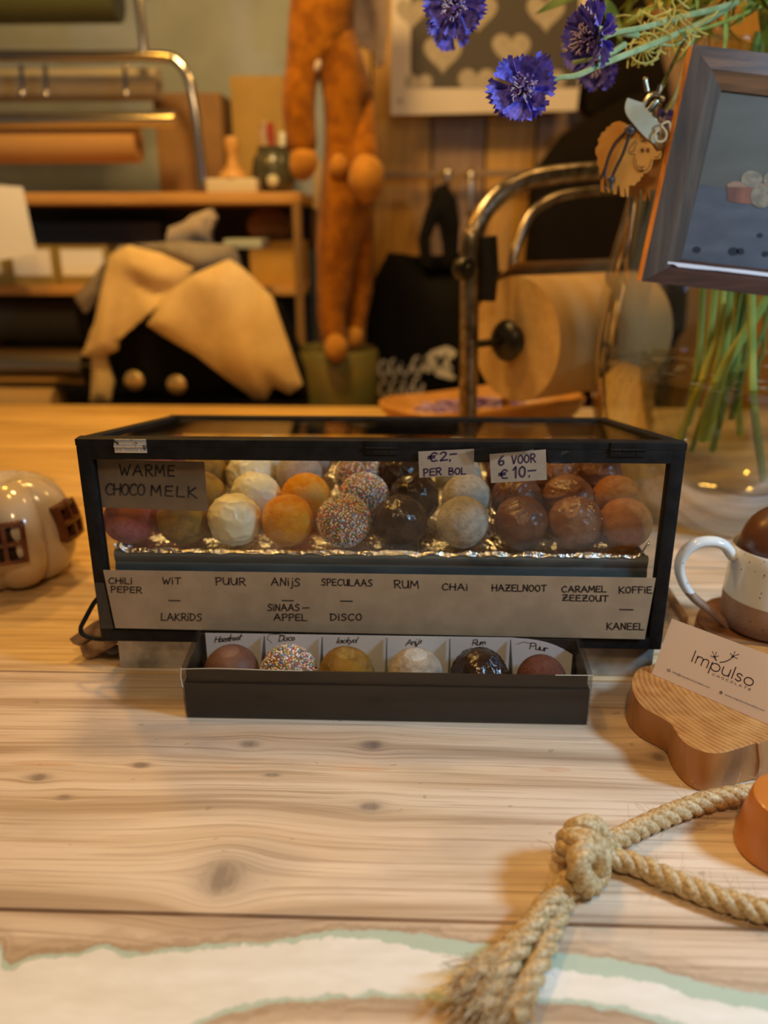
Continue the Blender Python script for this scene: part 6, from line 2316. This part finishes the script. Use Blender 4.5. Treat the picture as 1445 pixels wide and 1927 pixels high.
# ------------------------------------------------------------------ heart poster
YP = 2.60
pos = thing('heart_poster', 'white bordered dark grey poster of pale hearts on the back wall', 'poster', tuple(W(900, 215, YP)))
bm = new()
PC4 = [W(738, -160, YP), W(1128, -160, YP), W(1085, 208, YP), W(735, 217, YP)]
extr(bm, PC4, (0, .004, 0))
obj('paper', bm, M('cream poster paper', (.66, .56, .44), .7), pos, smooth=False)
bm = new()
extr(bm, [W(a, b, YP - .0008) for a, b in ((774, -120), (1092, -120), (1088, 165), (772, 166))], (0, .0008, 0))
dk = obj('dark_field', bm, M('charcoal print', (.065, .052, .040), .7), pos, smooth=False)
HEART = M('pale heart print', (.42, .35, .26), .7, col2=(.34, .28, .20), scale=70)
def heart(cx_, cy_, s_):
    out = []
    for k in range(36):
        q = 2 * PI * k / 36
        x = 16 * math.sin(q) ** 3
        y = 13 * math.cos(q) - 5 * math.cos(2 * q) - 2 * math.cos(3 * q) - math.cos(4 * q)
        out.append((cx_ + s_ * x / 16, cy_ - s_ * y / 15))
    return out
for cx_, cy_, s_ in ((833, 100, 36), (962, 92, 36), (1027, 22, 36), (900, 22, 36), (775, 22, 30), (898, 158, 36), (1030, 158, 34), (788, 160, 26), (962, -46, 36), (833, -46, 36), (1080, 92, 20)):
    bm = new()
    extr(bm, [W(a, min(b, 166), YP - .0014) for a, b in heart(cx_, cy_, s_)], (0, .0005, 0))
    obj('heart', bm, HEART, dk, smooth=False)
bm = new()
box(bm, W(752, 190, YP - .001), (.014, .001, .010))
obj('stamp_mark', bm, M('grey mark', (.30, .26, .2), .7), pos, smooth=False)

# ------------------------------------------------------------------ hooks, rails, coats and hanging things at the right
bm = new()
a, b = W(690, 330, 2.66), W(1190, 322, 2.66)
bar(bm, a, b, .012, .020, up=(0, 0, 1), bevel=.002)
tag(obj('coat_rail', bm, M('brown rail', (.24, .15, .08), .6), base=tuple(a)), 'narrow brown rail carrying coat hooks under the poster', 'rail')
for k, (px_, py_, l_) in enumerate(((842, 326, 20), (886, 330, 70))):
    bm = new()
    p = W(px_, py_, 2.60)
    ball(bm, p, .017, 2)
    tube(bm, catmull([p + V((0, .062, 0)), p, p + V((0, .0, -l_ / 720)), p + V((0, .02, -l_ / 720 - .01))], 5), .010, 10)
    tag(obj('coat_hook', bm, M('silver hook', (.62, .55, .46), .3, .9), base=tuple(p)), ['silver coat hook holding the black hooded coat', 'longer silver coat hook right of the black hooded coat'][k], 'hook', 'coat hooks')
coat = thing('black_coat', 'black hooded coat with pale lettering hanging on the wall hook', 'coat', tuple(W(790, 750, 2.40)))
bm = cloth([(688, 762), (684, 690), (690, 600), (706, 520), (730, 475), (760, 478), (790, 500), (815, 520), (845, 520), (865, 500), (885, 470), (895, 470), (905, 490), (960, 520), (1010, 600), (1020, 762)], 2.43, .04, BLK, .05, 6, 3)
obj('body', bm, BLK, coat)
bm = cloth([(792, 500), (786, 450), (800, 400), (818, 352), (838, 344), (858, 372), (866, 420), (862, 500), (835, 505), (838, 450), (822, 420), (810, 450), (814, 505)], 2.385, .03, BLK, .02, 5, 1)
obj('hood', bm, BLK, coat)
bm = new()
rnd = random.Random(9)
for row, (y0, xs0, xs1) in enumerate(((697, 692, 870), (735, 692, 800))):
    x = xs0
    while x < xs1:
        wd_ = rnd.uniform(14, 20)
        q = [(x + wd_ * (.5 + .5 * math.cos(a)), y0 - (x - xs0) * .12 + 15 * math.sin(a)) for a in [k * .6 for k in range(int(rnd.uniform(7, 11)))]]
        ribbon(bm, [W(a, b, 2.372) for a, b in q], .0045, FNV)
        x += wd_ + 5
ribbon(bm, [W(a, b, 2.372) for a, b in ((800, 690), (815, 668), (840, 660), (862, 672), (866, 695), (850, 706), (826, 700))], .013, FNV)
obj('print', bm, M('cream print', (.62, .55, .42), .8), coat, smooth=False, label='pale lettering, too blurred to read')
bm = cloth([(1000, 330), (1060, 250), (1120, 215), (1180, 180), (1260, 160), (1300, 420), (1290, 620), (1180, 760), (1010, 762), (985, 560)], 2.58, .04, BLK, .03, 5, 12)
tag(obj('dark_coat', bm, M('very dark brown cloth', (.012, .008, .005), .9, spec=.1), base=tuple(W(1120, 760, 2.56))), 'very dark brown coat hanging right of the black hooded coat, behind the dispenser', 'coat')
bm = cloth([(1060, -60), (1200, -60), (1260, 160), (1180, 200), (1110, 215), (1092, 190), (1096, 90)], 2.66, .03, BLK, .02, 5, 2)
tag(obj('dark_jacket', bm, M('dark brown jacket cloth', (.012, .008, .005), .9, spec=.1), base=tuple(W(1150, 200, 2.62))), 'dark jacket hanging beside the right edge of the heart poster', 'jacket')
bm = cloth([(655, -120), (735, -120), (728, 60), (722, 118), (706, 126), (700, 70), (694, 40), (672, 82), (654, 70), (650, 20)], 2.30, .02, CREAM, .02, 9, 4)
tag(obj('beige_cloth', bm, M('beige linen', (.52, .37, .22), .9, col2=(.44, .31, .18), scale=14), base=tuple(W(690, 60, 2.30))), 'beige cloth hanging in folds left of the heart poster', 'cloth')
bm = cloth([(636, -100), (668, -100), (664, 20), (655, 46), (638, 40), (632, 0)], 2.24, .02, GREYC, .01, 9, 5)
tag(obj('grey_green_cloth', bm, M('grey green cloth', (.14, .15, .11), .9), base=tuple(W(650, 40, 2.24))), 'small grey-green cloth between the plush toy and the beige cloth', 'cloth')
